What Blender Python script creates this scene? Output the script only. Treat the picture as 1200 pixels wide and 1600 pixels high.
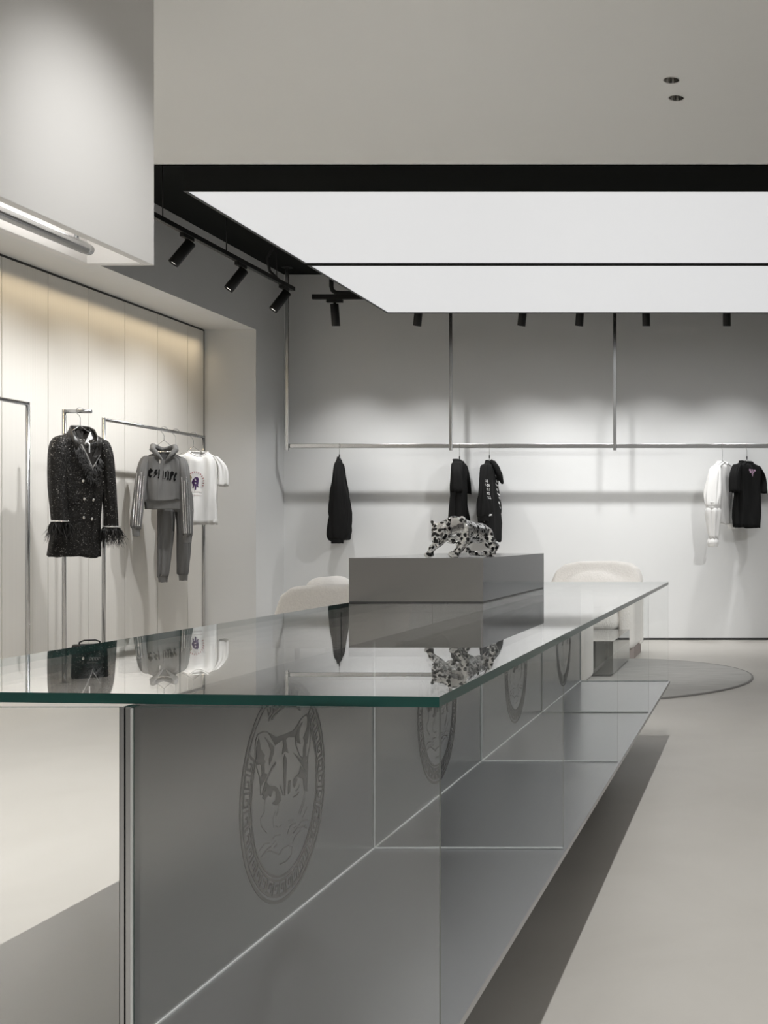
import bpy, bmesh, math, random
from mathutils import Vector, Matrix, noise
from mathutils.geometry import tessellate_polygon
from mathutils.bvhtree import BVHTree

for o in list(bpy.data.objects):
    bpy.data.objects.remove(o)
SC = bpy.context.scene
COL = SC.collection
PI = math.pi
random.seed(7)

# ------------------------------------------------------------------ camera
cam_data = bpy.data.cameras.new('camera')
cam = bpy.data.objects.new('camera', cam_data)
COL.objects.link(cam)
cam.location = (0, 0, 1.05)
cam.rotation_euler = (PI / 2, 0, 0)
cam_data.sensor_fit = 'AUTO'
cam_data.sensor_width = 36
cam_data.lens = 36 * 1750 / 1600          # focal length 1750 px on a 1600 px tall frame
cam_data.shift_x = -586 / 1600            # architectural shift lens
cam_data.shift_y = 38 / 1600
cam_data.clip_start = 0.05
SC.camera = cam

# ------------------------------------------------------------------ world, exposure
w = bpy.data.worlds.new('world'); SC.world = w
w.use_nodes = True
w.node_tree.nodes['Background'].inputs[0].default_value = (0.8, 0.82, 0.85, 1)
w.node_tree.nodes['Background'].inputs[1].default_value = 0.25
SC.view_settings.view_transform = 'Standard'
SC.view_settings.look = 'None'
SC.view_settings.gamma = 1
SC.view_settings.use_curve_mapping = False
SC.view_settings.exposure = 0.33

PANEL_EMIT = 0.475        # light ceiling
WALL_SPOT = 57          # track spots on the back wall (W)
NICHE_SPOT = 70         # track spots towards the niche
DOWN_W = 105             # recessed downlights
STRIP_W = 6             # warm strip in the niche head

def lamp_spot(name, loc, target, watt, angle, blend=0.6, size=0.03, color=(1, 0.998, 0.99)):
    d = bpy.data.lights.new(name, 'SPOT')
    d.energy = watt; d.spot_size = math.radians(angle); d.spot_blend = blend
    d.shadow_soft_size = size; d.color = color
    o = bpy.data.objects.new(name, d); COL.objects.link(o)
    o.location = loc
    v = Vector(target) - Vector(loc)
    o.rotation_euler = v.to_track_quat('-Z', 'Y').to_euler()
    return o

# ------------------------------------------------------------------ materials
def nt(name):
    m = bpy.data.materials.new(name); m.use_nodes = True
    n = m.node_tree; b = n.nodes['Principled BSDF']
    return m, n, b

def mat(name, col, rough=0.5, metal=0.0, spec=0.5, noise_scale=0, noise_amt=0.0, bump=0.0, bump_scale=200, coat=0, sheen=0, stretch=None, dist=0.002):
    m, n, b = nt(name)
    b.inputs['Base Color'].default_value = (*col, 1)
    b.inputs['Roughness'].default_value = rough
    b.inputs['Metallic'].default_value = metal
    b.inputs['Specular IOR Level'].default_value = spec
    if coat: b.inputs['Coat Weight'].default_value = coat
    if sheen: b.inputs['Sheen Weight'].default_value = sheen
    tc = n.nodes.new('ShaderNodeTexCoord')
    mp = n.nodes.new('ShaderNodeMapping')
    n.links.new(tc.outputs['Object'], mp.inputs[0])
    if stretch: mp.inputs['Scale'].default_value = stretch
    if noise_scale:
        t = n.nodes.new('ShaderNodeTexNoise'); t.inputs['Scale'].default_value = noise_scale; t.inputs['Detail'].default_value = 5
        n.links.new(mp.outputs[0], t.inputs['Vector'])
        r = n.nodes.new('ShaderNodeMix'); r.data_type = 'RGBA'
        r.inputs[6].default_value = (*[c * (1 - noise_amt) for c in col], 1)
        r.inputs[7].default_value = (*[min(1, c * (1 + noise_amt)) for c in col], 1)
        n.links.new(t.outputs['Fac'], r.inputs[0]); n.links.new(r.outputs[2], b.inputs['Base Color'])
    if bump:
        t2 = n.nodes.new('ShaderNodeTexNoise'); t2.inputs['Scale'].default_value = bump_scale; t2.inputs['Detail'].default_value = 3
        n.links.new(mp.outputs[0], t2.inputs['Vector'])
        bp = n.nodes.new('ShaderNodeBump'); bp.inputs['Strength'].default_value = bump; bp.inputs['Distance'].default_value = dist
        n.links.new(t2.outputs['Fac'], bp.inputs['Height']); n.links.new(bp.outputs[0], b.inputs['Normal'])
    return m

def glass_mat(name, tint, n_=1.5):
    # clear sheet: fresnel mix of straight transmission and mirror, the same from both sides
    m, n, b = nt(name); n.nodes.remove(b)
    out = n.nodes['Material Output']
    geo = n.nodes.new('ShaderNodeNewGeometry')
    ior = n.nodes.new('ShaderNodeMix'); ior.data_type = 'FLOAT'
    ior.inputs[2].default_value = n_; ior.inputs[3].default_value = 1 / n_
    n.links.new(geo.outputs['Backfacing'], ior.inputs[0])
    fr = n.nodes.new('ShaderNodeFresnel'); n.links.new(ior.outputs[0], fr.inputs['IOR'])
    tr = n.nodes.new('ShaderNodeBsdfTransparent'); tr.inputs[0].default_value = (*tint, 1)
    gl = n.nodes.new('ShaderNodeBsdfGlossy'); gl.inputs['Roughness'].default_value = 0.0
    gl.inputs[0].default_value = (0.99, 0.99, 0.99, 1)
    mx = n.nodes.new('ShaderNodeMixShader')
    n.links.new(fr.outputs[0], mx.inputs[0]); n.links.new(tr.outputs[0], mx.inputs[1]); n.links.new(gl.outputs[0], mx.inputs[2])
    n.links.new(mx.outputs[0], out.inputs['Surface'])
    return m

def emit(name, col, s):
    m, n, b = nt(name)
    b.inputs['Base Color'].default_value = (0.35, 0.35, 0.35, 1)
    b.inputs['Emission Color'].default_value = (*col, 1); b.inputs['Emission Strength'].default_value = s
    return m

M = {}
M['wall'] = mat('wall_paint', (0.735, 0.74, 0.738), 0.7, spec=0.25, noise_scale=3, noise_amt=0.015, bump=0.05, bump_scale=120)
M['wall_grey'] = mat('grey_stone_plaster', (0.20, 0.20, 0.20), 0.7, noise_scale=2, noise_amt=0.1)
M['ceil'] = mat('ceiling_paint', (0.88, 0.875, 0.85), 0.8, spec=0.2, noise_scale=2, noise_amt=0.01)
M['box_white'] = mat('white_lacquer', (0.76, 0.745, 0.725), 0.6, spec=0.3)
M['black_ceil'] = mat('black_ceiling_paint', (0.012, 0.013, 0.012), 0.9, spec=0.1)
M['black'] = mat('black_powder_coat', (0.012, 0.012, 0.012), 0.45, spec=0.4)
M['black_panel'] = mat('black_fascia', (0.014, 0.015, 0.014), 0.55, spec=0.3)
M['skirt'] = mat('dark_skirting', (0.02, 0.02, 0.018), 0.5)
M['pipe_grey'] = mat('dark_pipe_paint', (0.03, 0.031, 0.03), 0.5)
M['diffuser'] = emit('stretch_light_ceiling', (0.985, 0.99, 1.0), PANEL_EMIT)
M['lens'] = emit('lamp_lens', (1, 0.97, 0.9), 1.4)
M['led'] = emit('led_strip', (1, 0.98, 0.95), 5.0)
M['chrome'] = mat('polished_steel', (0.62, 0.63, 0.64), 0.12, 1.0)
M['satin'] = mat('satin_steel', (0.50, 0.505, 0.51), 0.25, 1.0, noise_scale=8, noise_amt=0.06, stretch=(40, 40, 1))
M['wire'] = mat('hanger_wire', (0.7, 0.7, 0.7), 0.18, 1.0)
M['glass'] = glass_mat('clear_sheet_glass', (0.988, 0.992, 0.99), 1.62)
M['glass_thin'] = glass_mat('clear_divider_glass', (0.993, 0.996, 0.994))
def edge_mat(name, col):
    m, n, b = nt(name)
    b.inputs['Base Color'].default_value = (*col, 1); b.inputs['Roughness'].default_value = 0.12
    b.inputs['Transmission Weight'].default_value = 0.0
    return m
M['glass_edge'] = edge_mat('green_glass_edge', (0.018, 0.088, 0.077))
M['divider_edge'] = edge_mat('grey_green_glass_edge', (0.05, 0.08, 0.07))
M['seam'] = mat('glass_silicone_seam', (0.62, 0.64, 0.64), 0.3)

def brushed(name, col, rough, stretch, aniso=0.5):
    m, n, b = nt(name)
    b.inputs['Base Color'].default_value = (*col, 1); b.inputs['Metallic'].default_value = 1
    b.inputs['Roughness'].default_value = rough; b.inputs['Anisotropic'].default_value = aniso
    tc = n.nodes.new('ShaderNodeTexCoord'); mp = n.nodes.new('ShaderNodeMapping'); mp.inputs['Scale'].default_value = stretch
    t = n.nodes.new('ShaderNodeTexNoise'); t.inputs['Scale'].default_value = 1.0; t.inputs['Detail'].default_value = 6
    n.links.new(tc.outputs['Object'], mp.inputs[0]); n.links.new(mp.outputs[0], t.inputs['Vector'])
    mr = n.nodes.new('ShaderNodeMapRange'); mr.inputs[1].default_value = 0.3; mr.inputs[2].default_value = 0.7
    mr.inputs[3].default_value = rough * 0.97; mr.inputs[4].default_value = rough * 1.03
    n.links.new(t.outputs['Fac'], mr.inputs[0]); n.links.new(mr.outputs[0], b.inputs['Roughness'])
    return m
M['steel_panel'] = brushed('brushed_steel_panel', (0.35, 0.353, 0.358), 0.26, (150, 2, 150), 0.0)
M['steel_base'] = brushed('brushed_steel_base', (0.48, 0.487, 0.50), 0.29, (150, 2, 150), 0.0)
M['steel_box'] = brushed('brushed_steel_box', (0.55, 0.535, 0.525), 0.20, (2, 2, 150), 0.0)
M['steel_side'] = mat('polished_steel_side', (0.15, 0.156, 0.166), 0.06, 1.0)  # polished; colour darkened for the dim side of the room it mirrors
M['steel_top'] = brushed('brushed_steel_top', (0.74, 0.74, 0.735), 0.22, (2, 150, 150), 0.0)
M['mirror'] = mat('mirror_steel', (0.22, 0.224, 0.216), 0.05, 1.0)
M['emblem'] = mat('etched_steel', (0.215, 0.212, 0.208), 0.55, 1.0)
M['plinth'] = mat('dark_plinth', (0.05, 0.05, 0.05), 0.5)

def floor_mat():
    m, n, b = nt('microcement_floor')
    tc = n.nodes.new('ShaderNodeTexCoord')
    t = n.nodes.new('ShaderNodeTexNoise'); t.inputs['Scale'].default_value = 1.3; t.inputs['Detail'].default_value = 8; t.inputs['Roughness'].default_value = 0.6
    t.inputs['Distortion'].default_value = 0.8
    n.links.new(tc.outputs['Object'], t.inputs['Vector'])
    r = n.nodes.new('ShaderNodeValToRGB')
    r.color_ramp.elements[0].position = 0.3; r.color_ramp.elements[0].color = (0.485, 0.462, 0.425, 1)
    r.color_ramp.elements[1].position = 0.7; r.color_ramp.elements[1].color = (0.535, 0.512, 0.475, 1)
    n.links.new(t.outputs['Fac'], r.inputs[0]); n.links.new(r.outputs[0], b.inputs['Base Color'])
    b.inputs['Roughness'].default_value = 0.42; b.inputs['Specular IOR Level'].default_value = 0.35
    t2 = n.nodes.new('ShaderNodeTexNoise'); t2.inputs['Scale'].default_value = 60
    n.links.new(tc.outputs['Object'], t2.inputs['Vector'])
    bp = n.nodes.new('ShaderNodeBump'); bp.inputs['Strength'].default_value = 0.04; bp.inputs['Distance'].default_value = 0.002
    n.links.new(t2.outputs['Fac'], bp.inputs['Height']); n.links.new(bp.outputs[0], b.inputs['Normal'])
    return m
M['floor'] = floor_mat()

def ribbed_mat():
    # cream wall fabric with a fine vertical rib
    m, n, b = nt('ribbed_cream_fabric')
    b.inputs['Roughness'].default_value = 0.75; b.inputs['Specular IOR Level'].default_value = 0.2
    tc = n.nodes.new('ShaderNodeTexCoord')
    wv = n.nodes.new('ShaderNodeTexWave'); wv.bands_direction = 'Y'; wv.inputs['Scale'].default_value = 26; wv.inputs['Distortion'].default_value = 0.15
    n.links.new(tc.outputs['Object'], wv.inputs['Vector'])
    mx = n.nodes.new('ShaderNodeMix'); mx.data_type = 'RGBA'
    mx.inputs[6].default_value = (0.71, 0.69, 0.65, 1); mx.inputs[7].default_value = (0.77, 0.75, 0.71, 1)
    n.links.new(wv.outputs['Fac'], mx.inputs[0]); n.links.new(mx.outputs[2], b.inputs['Base Color'])
    bp = n.nodes.new('ShaderNodeBump'); bp.inputs['Strength'].default_value = 0.2; bp.inputs['Distance'].default_value = 0.001
    n.links.new(wv.outputs['Fac'], bp.inputs['Height']); n.links.new(bp.outputs[0], b.inputs['Normal'])
    return m
M['ribbed'] = ribbed_mat()

# ------------------------------------------------------------------ mesh helpers
ROOT = {}
def tag(o, label=None, cat=None, group=None, kind=None):
    if label: o['label'] = label
    if cat: o['category'] = cat
    if group: o['group'] = group
    if kind: o['kind'] = kind
    return o

def thing(name, label, cat, loc=(0, 0, 0), group=None, rz=0.0):
    o = bpy.data.objects.new(name, None); COL.objects.link(o)
    o.empty_display_size = 0.05
    o.location = loc; o.rotation_euler = (0, 0, rz)
    tag(o, label, cat, group)
    ROOT[o.name] = Vector(loc)
    return o

def link(name, me, mats, parent=None, smooth=False, label=None):
    if not isinstance(mats, (list, tuple)): mats = [mats]
    for m in mats: me.materials.append(M[m] if isinstance(m, str) else m)
    if smooth:
        for p in me.polygons: p.use_smooth = True
    o = bpy.data.objects.new(name, me); COL.objects.link(o)
    if parent: o.parent = parent
    if label: o['label'] = label
    return o

def from_bm(name, bm, mats, parent=None, smooth=False, label=None, off=None):
    if off is not None: bmesh.ops.translate(bm, verts=bm.verts, vec=Vector(off))
    bmesh.ops.recalc_face_normals(bm, faces=bm.faces)
    me = bpy.data.meshes.new(name); bm.to_mesh(me); bm.free()
    return link(name, me, mats, parent, smooth, label)

def bm_box(bm, x0, x1, y0, y1, z0, z1, bevel=0.0, seg=2):
    vs = [bm.verts.new(p) for p in ((x0, y0, z0), (x1, y0, z0), (x1, y1, z0), (x0, y1, z0), (x0, y0, z1), (x1, y0, z1), (x1, y1, z1), (x0, y1, z1))]
    fs = [bm.faces.new([vs[i] for i in f]) for f in ((3, 2, 1, 0), (4, 5, 6, 7), (0, 1, 5, 4), (1, 2, 6, 5), (2, 3, 7, 6), (3, 0, 4, 7))]
    if bevel:
        es = list({e for f in fs for e in f.edges})
        bmesh.ops.bevel(bm, geom=es, offset=bevel, segments=seg, profile=0.5, affect='EDGES')
    return fs

def box(name, x0, x1, y0, y1, z0, z1, mats, parent=None, bevel=0.0, origin=None, label=None, smooth=False):
    """one box; world coordinates unless a parent/origin shifts them"""
    bm = bmesh.new(); bm_box(bm, x0, x1, y0, y1, z0, z1, bevel)
    off = None
    if origin is not None: off = -Vector(origin)
    elif parent is not None: off = -Vector(parent_world(parent))
    return from_bm(name, bm, mats, parent, smooth, label, off)

def parent_world(p):
    v = Vector((0, 0, 0))
    while p is not None:
        v += p.location; p = p.parent
    return v

def bm_tube(bm, pts, r, n=12, cap=True, closed=False):
    pts = [Vector(p) for p in pts]; rs = r if isinstance(r, (list, tuple)) else [r] * len(pts)
    rings = []; up = None
    for i, p in enumerate(pts):
        a = pts[i - 1] if i > 0 else (pts[-1] if closed else pts[0])
        b = pts[i + 1] if i < len(pts) - 1 else (pts[0] if closed else pts[-1])
        t = (b - a).normalized()
        if up is None:
            up = Vector((0, 0, 1)) if abs(t.z) < 0.9 else Vector((1, 0, 0))
        s = t.cross(up)
        if s.length < 1e-6: s = t.orthogonal()
        s.normalize(); u = s.cross(t).normalized(); up = u
        rings.append([bm.verts.new(p + (s * math.cos(k * 2 * PI / n) + u * math.sin(k * 2 * PI / n)) * rs[i]) for k in range(n)])
    m = len(rings)
    for i in range(m if closed else m - 1):
        A, B = rings[i], rings[(i + 1) % m]
        for k in range(n):
            bm.faces.new((A[k], A[(k + 1) % n], B[(k + 1) % n], B[k]))
    if cap and not closed:
        bm.faces.new(rings[0][::-1]); bm.faces.new(rings[-1])

def tube(name, pts, r, mats, parent=None, n=12, label=None, closed=False, world=True):
    bm = bmesh.new(); bm_tube(bm, pts, r, n, True, closed)
    off = -parent_world(parent) if (parent is not None and world) else None
    o = from_bm(name, bm, mats, parent, False, label, off)
    for p in o.data.polygons: p.use_smooth = len(p.vertices) == 4
    return o

def bm_lathe(bm, prof, n=32, c=(0, 0, 0)):
    c = Vector(c); rings = []
    for r, z in prof:
        if r < 1e-6: rings.append([bm.verts.new(c + Vector((0, 0, z)))])
        else: rings.append([bm.verts.new(c + Vector((r * math.cos(k * 2 * PI / n), r * math.sin(k * 2 * PI / n), z))) for k in range(n)])
    for A, B in zip(rings, rings[1:]):
        for k in range(n):
            k2 = (k + 1) % n
            if len(A) == 1 and len(B) == 1: continue
            if len(A) == 1: bm.faces.new((A[0], B[k], B[k2]))
            elif len(B) == 1: bm.faces.new((A[k], A[k2], B[0]))
            else: bm.faces.new((A[k], A[k2], B[k2], B[k]))

def copy_tree(o, parent=None):
    c = o.copy(); COL.objects.link(c); c.parent = parent
    for ch in list(o.children): copy_tree(ch, c)
    return c

# ------------------------------------------------------------------ the room
YB = 11.34      # back wall
XL = -4.81      # left wall face
XN = -5.30      # back of the niche
XR = 3.2        # right wall
Y0 = -4.0       # shop front behind the camera
ZC = 3.05       # white ceiling
ZB = 3.70       # black soffit above the light ceiling
ZN = 3.027      # head of the niche
YE = 6.04       # edge of the white ceiling
NY0, NY1 = 4.6, 10.71

tag(box('floor', XN - 0.2, XR + 0.2, Y0, YB + 0.2, -0.1, 0, 'floor'), 'pale beige microcement floor', None, kind='structure')
tag(box('wall_back', XN - 0.2, XR + 0.2, YB, YB + 0.2, 0.022, ZB + 0.1, 'wall'), 'pale grey back wall behind the long hanging rail', kind='structure')
tag(box('baseboard_back', XL, XR, YB + 0.004, YB + 0.19, 0.0, 0.022, 'skirt'), 'dark recessed skirting line', kind='structure')
bm = bmesh.new()
bm_box(bm, XL - 0.75, XL, NY0, NY1, ZN, ZB + 0.1)          # above the niche
bm_box(bm, XL - 0.75, XL, NY1, YB, 0, ZB + 0.1)            # pier by the corner
bm_box(bm, XL - 0.75, XL, Y0, NY0, 0, ZB + 0.1)            # towards the shop front
bm_box(bm, XN - 0.26, XN - 0.02, NY0, NY1, 0, ZN)          # behind the fabric panels
wl = tag(from_bm('wall_left', bm, 'wall'), 'pale grey left wall with a deep display niche', kind='structure')
# fabric panels of the niche, each a piece of the wall
seams = [10.71, 10.39, 9.87, 9.36, 8.85, 8.35, 7.84, 7.33, 6.82, 6.31, 5.80, 5.29, 4.78, 4.6]
for a, b in zip(seams[1:], seams):
    p = box('panel', XN - 0.02, XN, a + 0.0025, b - 0.0025 - (0.02 if b > 10.7 else 0), 0.0, ZN - 0.018, 'ribbed', wl, bevel=0.002)
box('shadow_gap', XN - 0.019, XN - 0.004, NY1 - 0.022, NY1 - 0.0005, 0, ZN - 0.004, 'skirt', wl)
box('shadow_gap', XN - 0.019, XN - 0.004, NY0, NY1 - 0.022, ZN - 0.018, ZN - 0.0005, 'skirt', wl)
tag(box('wall_right', XR, XR + 0.2, Y0, YB, 0, ZB + 0.1, 'wall_grey'), 'dark grey right wall', kind='structure')
bm = bmesh.new()
bm_box(bm, XL, -2.4, Y0 - 0.2, Y0, 0, ZC); bm_box(bm, 1.6, XR, Y0 - 0.2, Y0, 0, ZC); bm_box(bm, -2.4, 1.6, Y0 - 0.2, Y0, 2.4, ZC)
tag(from_bm('wall_front', bm, 'wall'), 'pale front wall with the shop entrance opening', kind='structure')

DOWN = [(-0.384, 4.909), (-0.378, 5.109)]
for x in (-0.38, 1.3):  # further unseen pairs, added to light the room
    for y in (2.0, -0.9):
        DOWN += [(x, y), (x, y + 0.2)]
DOWN += [(1.3, 4.909), (1.3, 5.109), (-3.15, 4.9), (-3.15, 5.1), (-3.15, 2.3), (-3.15, 2.5), (-3.15, -0.6), (-3.15, -0.4), (-1.3, 3.2), (-1.3, 3.4)]
HR = 0.036
LOUNGE_FILL = [(1.3, 4.909), (1.3, 5.109)]
BOXLIT = [(-1.3, 3.2), (-1.3, 3.4)]
def ceiling():
    outer = [Vector((XL - 0.5, Y0, ZC)), Vector((XR, Y0, ZC)), Vector((XR, YE, ZC)), Vector((XL, YE, ZC)), Vector((XL, NY0, ZC)), Vector((XL - 0.5, NY0, ZC))]
    loops = [outer]
    for x, y in DOWN:
        loops.append([Vector((x + HR * math.cos(-k * 2 * PI / 24), y + HR * math.sin(-k * 2 * PI / 24), ZC)) for k in range(24)])
    tris = tessellate_polygon(loops)
    flat = [v for l in loops for v in l]
    me = bpy.data.meshes.new('ceiling')
    me.from_pydata([v[:] for v in flat], [], [t for t in tris])
    bm = bmesh.new(); bm.from_mesh(me)
    bmesh.ops.recalc_face_normals(bm, faces=bm.faces)
    for f in bm.faces:
        if f.normal.z > 0: f.normal_flip()
    bm_box(bm, XL, XR, YE - 0.02, YE, ZC, ZB)              # drop edge up to the black soffit
    bm_box(bm, XL - 0.5, XR, Y0, YE - 0.02, ZC + 0.16, ZC + 0.2)
    bm.to_mesh(me); bm.free()
    return tag(link('ceiling', me, 'ceil'), 'white plaster ceiling with recessed downlights', kind='structure')
ceiling()
tag(box('ceiling_void', XL, XR, YE, YB, ZB, ZB + 0.1, 'black_ceil'), 'black ceiling above the light panels', kind='structure')

# recessed downlights
def downlight(label):
    t = thing('downlight', label, 'downlight', (0, 0, 0), 'recessed ceiling downlights')
    bm = bmesh.new()
    bm_lathe(bm, [(HR - 0.001, 0.004), (HR - 0.001, -0.002), (HR + 0.0015, -0.003), (HR + 0.003, -0.0015), (HR + 0.003, 0.0)], 32)
    o = from_bm('trim_ring', bm, 'box_white', t, True)
    bm = bmesh.new(); n = 24; prof = [(HR - 0.001, 0.0), (0.031, 0.02), (0.022, 0.045), (0.016, 0.055)]
    rings = [[bm.verts.new(((r * (1 if k % 2 else 0.93)) * math.cos(k * 2 * PI / n), (r * (1 if k % 2 else 0.93)) * math.sin(k * 2 * PI / n), z)) for k in range(n)] for r, z in prof]
    for A, B in zip(rings, rings[1:]):
        for k in range(n): bm.faces.new((A[k], A[(k + 1) % n], B[(k + 1) % n], B[k]))
    from_bm('reflector', bm, M['dark_chrome'], t)
    bm = bmesh.new(); bm_lathe(bm, [(0.0, 0.0555), (0.017, 0.0555)], 24)
    from_bm('lens', bm, 'lens', t)
    return t
M['dark_chrome'] = mat('dark_faceted_reflector', (0.45, 0.44, 0.42), 0.15, 1.0)
dl0 = None
for i, (x, y) in enumerate(DOWN):
    lab = ('recessed downlight further from the light panels, of the visible ceiling pair' if i == 0 else
           'recessed downlight nearer the light panels, of the visible ceiling pair' if i == 1 else 'recessed ceiling downlight outside the picture, away from the visible pair')
    d = downlight(lab) if dl0 is None else copy_tree(dl0)
    if dl0 is None: dl0 = d
    d['label'] = lab; d.location = (x, y, ZC)
    if (x, y) in LOUNGE_FILL:      # unseen fill pair, added and aimed to brighten the lounge seats
        lamp_spot('downlight_lamp', (x, y, ZC - 0.006), (-1.5, 9.9, 0.55), 420, 42, 1.0, 0.05)
    elif (x, y) in BOXLIT:    # gimballed towards the hanging box
        lamp_spot('downlight_lamp', (x, y, ZC - 0.006), (-2.19, 3.80, 1.75), 27, 74, 1.0, 0.03)
    else:
        lamp_spot('downlight_lamp', (x, y, ZC - 0.006), (x, y, 0), DOWN_W * (0.3 if x > 0 else (0.6 if y > 1 else 1.9) if x > -1 else 1.1), 105, 1.0, 0.02)

# hollow hanging box with a rail in its slot (upper left)
hb = thing('ceiling_box', 'white hollow box hanging from the ceiling with a tube rail underneath', 'hanging box', (-2.315, 2.6, 2.029))
HX0, HX1, HY0, HY1, HZ0 = -2.444, -2.187, 1.2, 4.05, 2.029
T = 0.034
bm = bmesh.new()
bm_box(bm, HX1 - T, HX1, HY0, HY1, HZ0, ZC - 0.001, 0.002)
bm_box(bm, HX0, HX0 + T, HY0, HY1, HZ0, ZC - 0.001, 0.002)
bm_box(bm, HX0 + T, HX1 - T, HY1 - T, HY1, HZ0, ZC - 0.001)
bm_box(bm, HX0 + T, HX1 - T, HY0, HY0 + T, HZ0, ZC - 0.001)
bm_box(bm, HX0 + T, HX1 - T, HY0 + T, HY1 - T, HZ0 + 0.16, HZ0 + 0.18)
from_bm('shell', bm, 'box_white', hb, off=-hb.location)
tube('rail', [(-2.315, HY0 + 0.1, 2.040), (-2.315, 3.84, 2.040), (-2.315, 3.872, 2.040)], [0.021, 0.021, 0.018], 'satin', hb, 20)
box('led_strip', -2.35, -2.28, HY0 + 0.2, HY1 - 0.15, HZ0 + 0.150, HZ0 + 0.1595, 'led', hb)  # unseen glowing strip added to brighten the inside of the slot
for y in (3.80, 2.9, 2.0):
    tube('bracket', [(-2.315, y, 2.05), (-2.315, y, HZ0 + 0.162)], 0.007, 'satin', hb, 10)

# ------------------------------------------------------------------ suspended light panels
PX0, PX1 = -3.33, 2.7
def light_panel(y0, y1, label, front):
    t = thing('light_panel', label, 'ceiling light', ((PX0 + PX1) / 2, (y0 + y1) / 2, ZC), 'suspended light panels')
    bm = bmesh.new()
    bm_box(bm, PX0, PX0 + 0.012, y0, y1, ZC, ZC + 0.2); bm_box(bm, PX1 - 0.012, PX1, y0, y1, ZC, ZC + 0.2)
    bm_box(bm, PX0 + 0.012, PX1 - 0.012, y0, y0 + 0.012, ZC, ZC + 0.2); bm_box(bm, PX0 + 0.012, PX1 - 0.012, y1 - 0.012, y1, ZC, ZC + 0.2)
    bm_box(bm, PX0 + 0.012, PX1 - 0.012, y0 + 0.012, y1 - 0.012, ZC + 0.18, ZC + 0.2)
    from_bm('frame', bm, 'black_panel', t, off=-t.location)
    bm = bmesh.new()
    s = 0.012
    bm_box(bm, PX0 + s, PX1 - s, y0 + s, y1 - s, ZC + 0.003, ZC + 0.006)
    from_bm('diffuser', bm, 'diffuser', t, off=-t.location)
    bm = bmesh.new()
    bm_box(bm, PX0 - 0.002, PX0 + 0.014, y0 - 0.002, y1 + 0.002, ZC - 0.004, ZC); bm_box(bm, PX1 - 0.014, PX1 + 0.002, y0 - 0.002, y1 + 0.002, ZC - 0.004, ZC)
    bm_box(bm, PX0 + 0.014, PX1 - 0.014, y0 - 0.002, y0 + 0.012, ZC - 0.004, ZC); bm_box(bm, PX0 + 0.014, PX1 - 0.014, y1 - 0.012, y1 + 0.002, ZC - 0.004, ZC)
    from_bm('rim', bm, 'pipe_grey', t, off=-t.location)
    for x in (-2.5, 0.0, 2.0):
        tube('suspension_rod', [(x, (y0 + y1) / 2, ZC + 0.2), (x, (y0 + y1) / 2, ZB)], 0.006, 'black', t, 8)
light_panel(6.48, 8.215, 'wide glowing ceiling light panel nearer the white ceiling, black fascia', True)
light_panel(8.26, 10.03, 'wide glowing ceiling light panel nearer the back wall', False)
for i, (y, z, l) in enumerate([(6.95, 3.40, 'dark pipe running under the black ceiling beside the light panel')]):
    tag(tube('pipe', [(XL, y, z), (XR, y, z)], 0.03, 'pipe_grey', None, 16), l, 'pipe')

# ------------------------------------------------------------------ display counter
CX0, CX1 = -1.395, -0.462      # base plate
TX0, TX1 = -1.46, -0.47        # glass top
CZ0, CZT = 0.30, 0.814
CY = [1.65 + 1.04 * i for i in range(5)]
CY1 = CY[-1]
ct = thing('display_counter', 'long glass and brushed steel display counter on a floating base', 'counter', (-0.93, 3.73, 0))
bs = box('base_plate', CX0, CX1, CY[0], CY1 + 0.01, CZ0 - 0.014, CZ0, 'steel_base', ct, bevel=0.001)
box('plinth', -1.12, -0.74, 2.1, 5.4, 0, CZ0 - 0.014, 'plinth', ct)
# central double panel
for x0, x1 in ((-0.942, -0.9355), (-0.9335, -0.925)):
    pn = box('steel_panel', x0, x1, CY[0], CY1, CZ0, CZT - 0.016, 'steel_panel', ct, bevel=0.0008)
PANEL = pn
# glass top: front edge slightly out of square
bm = bmesh.new(); zt0, zt1 = CZT - 0.0155, CZT
pts = [(TX0, CY[0] + 0.070), (TX1, CY[0] - 0.004), (TX1, CY1 + 0.004), (TX0, CY1 + 0.004)]
lo = [bm.verts.new((x, y, zt0)) for x, y in pts]; hi = [bm.verts.new((x, y, zt1)) for x, y in pts]
f1 = bm.faces.new(hi); f2 = bm.faces.new(lo[::-1])
sides = [bm.faces.new((lo[i], lo[(i + 1) % 4], hi[(i + 1) % 4], hi[i])) for i in range(4)]
for f in sides: f.material_index = 1
from_bm('glass_top', bm, ['glass', 'glass_edge'], ct, off=-ct.location)
# glass dividers left and right of the panel
for i, y in enumerate(CY):
    yy = y if i < 4 else y - 0.008
    for x0, x1 in ((-0.9245, TX1 - 0.001), (CX0 + 0.002, -0.9425)):
        bm = bmesh.new(); fs = bm_box(bm, x0, x1, yy, yy + 0.008, CZ0 + 0.0005, CZT - 0.016)
        for k, f in enumerate(fs):
            if k not in (2, 4): f.material_index = 1
        d = from_bm('glass_divider', bm, ['glass_thin', 'divider_edge'], ct, off=-ct.location)
        if x0 > -0.93:
            box('seam', x0, x0 + 0.003, yy - 0.003, yy - 0.0005, CZ0 + 0.001, CZT - 0.017, 'seam', ct)
            if i > 0: box('seam', x0, x1, yy - 0.004, yy - 0.0005, CZ0 + 0.0005, CZ0 + 0.004, 'seam', ct)
box('seam', -0.925, -0.922, CY[0], CY1, CZ0 + 0.0003, CZ0 + 0.003, 'seam', ct)

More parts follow.
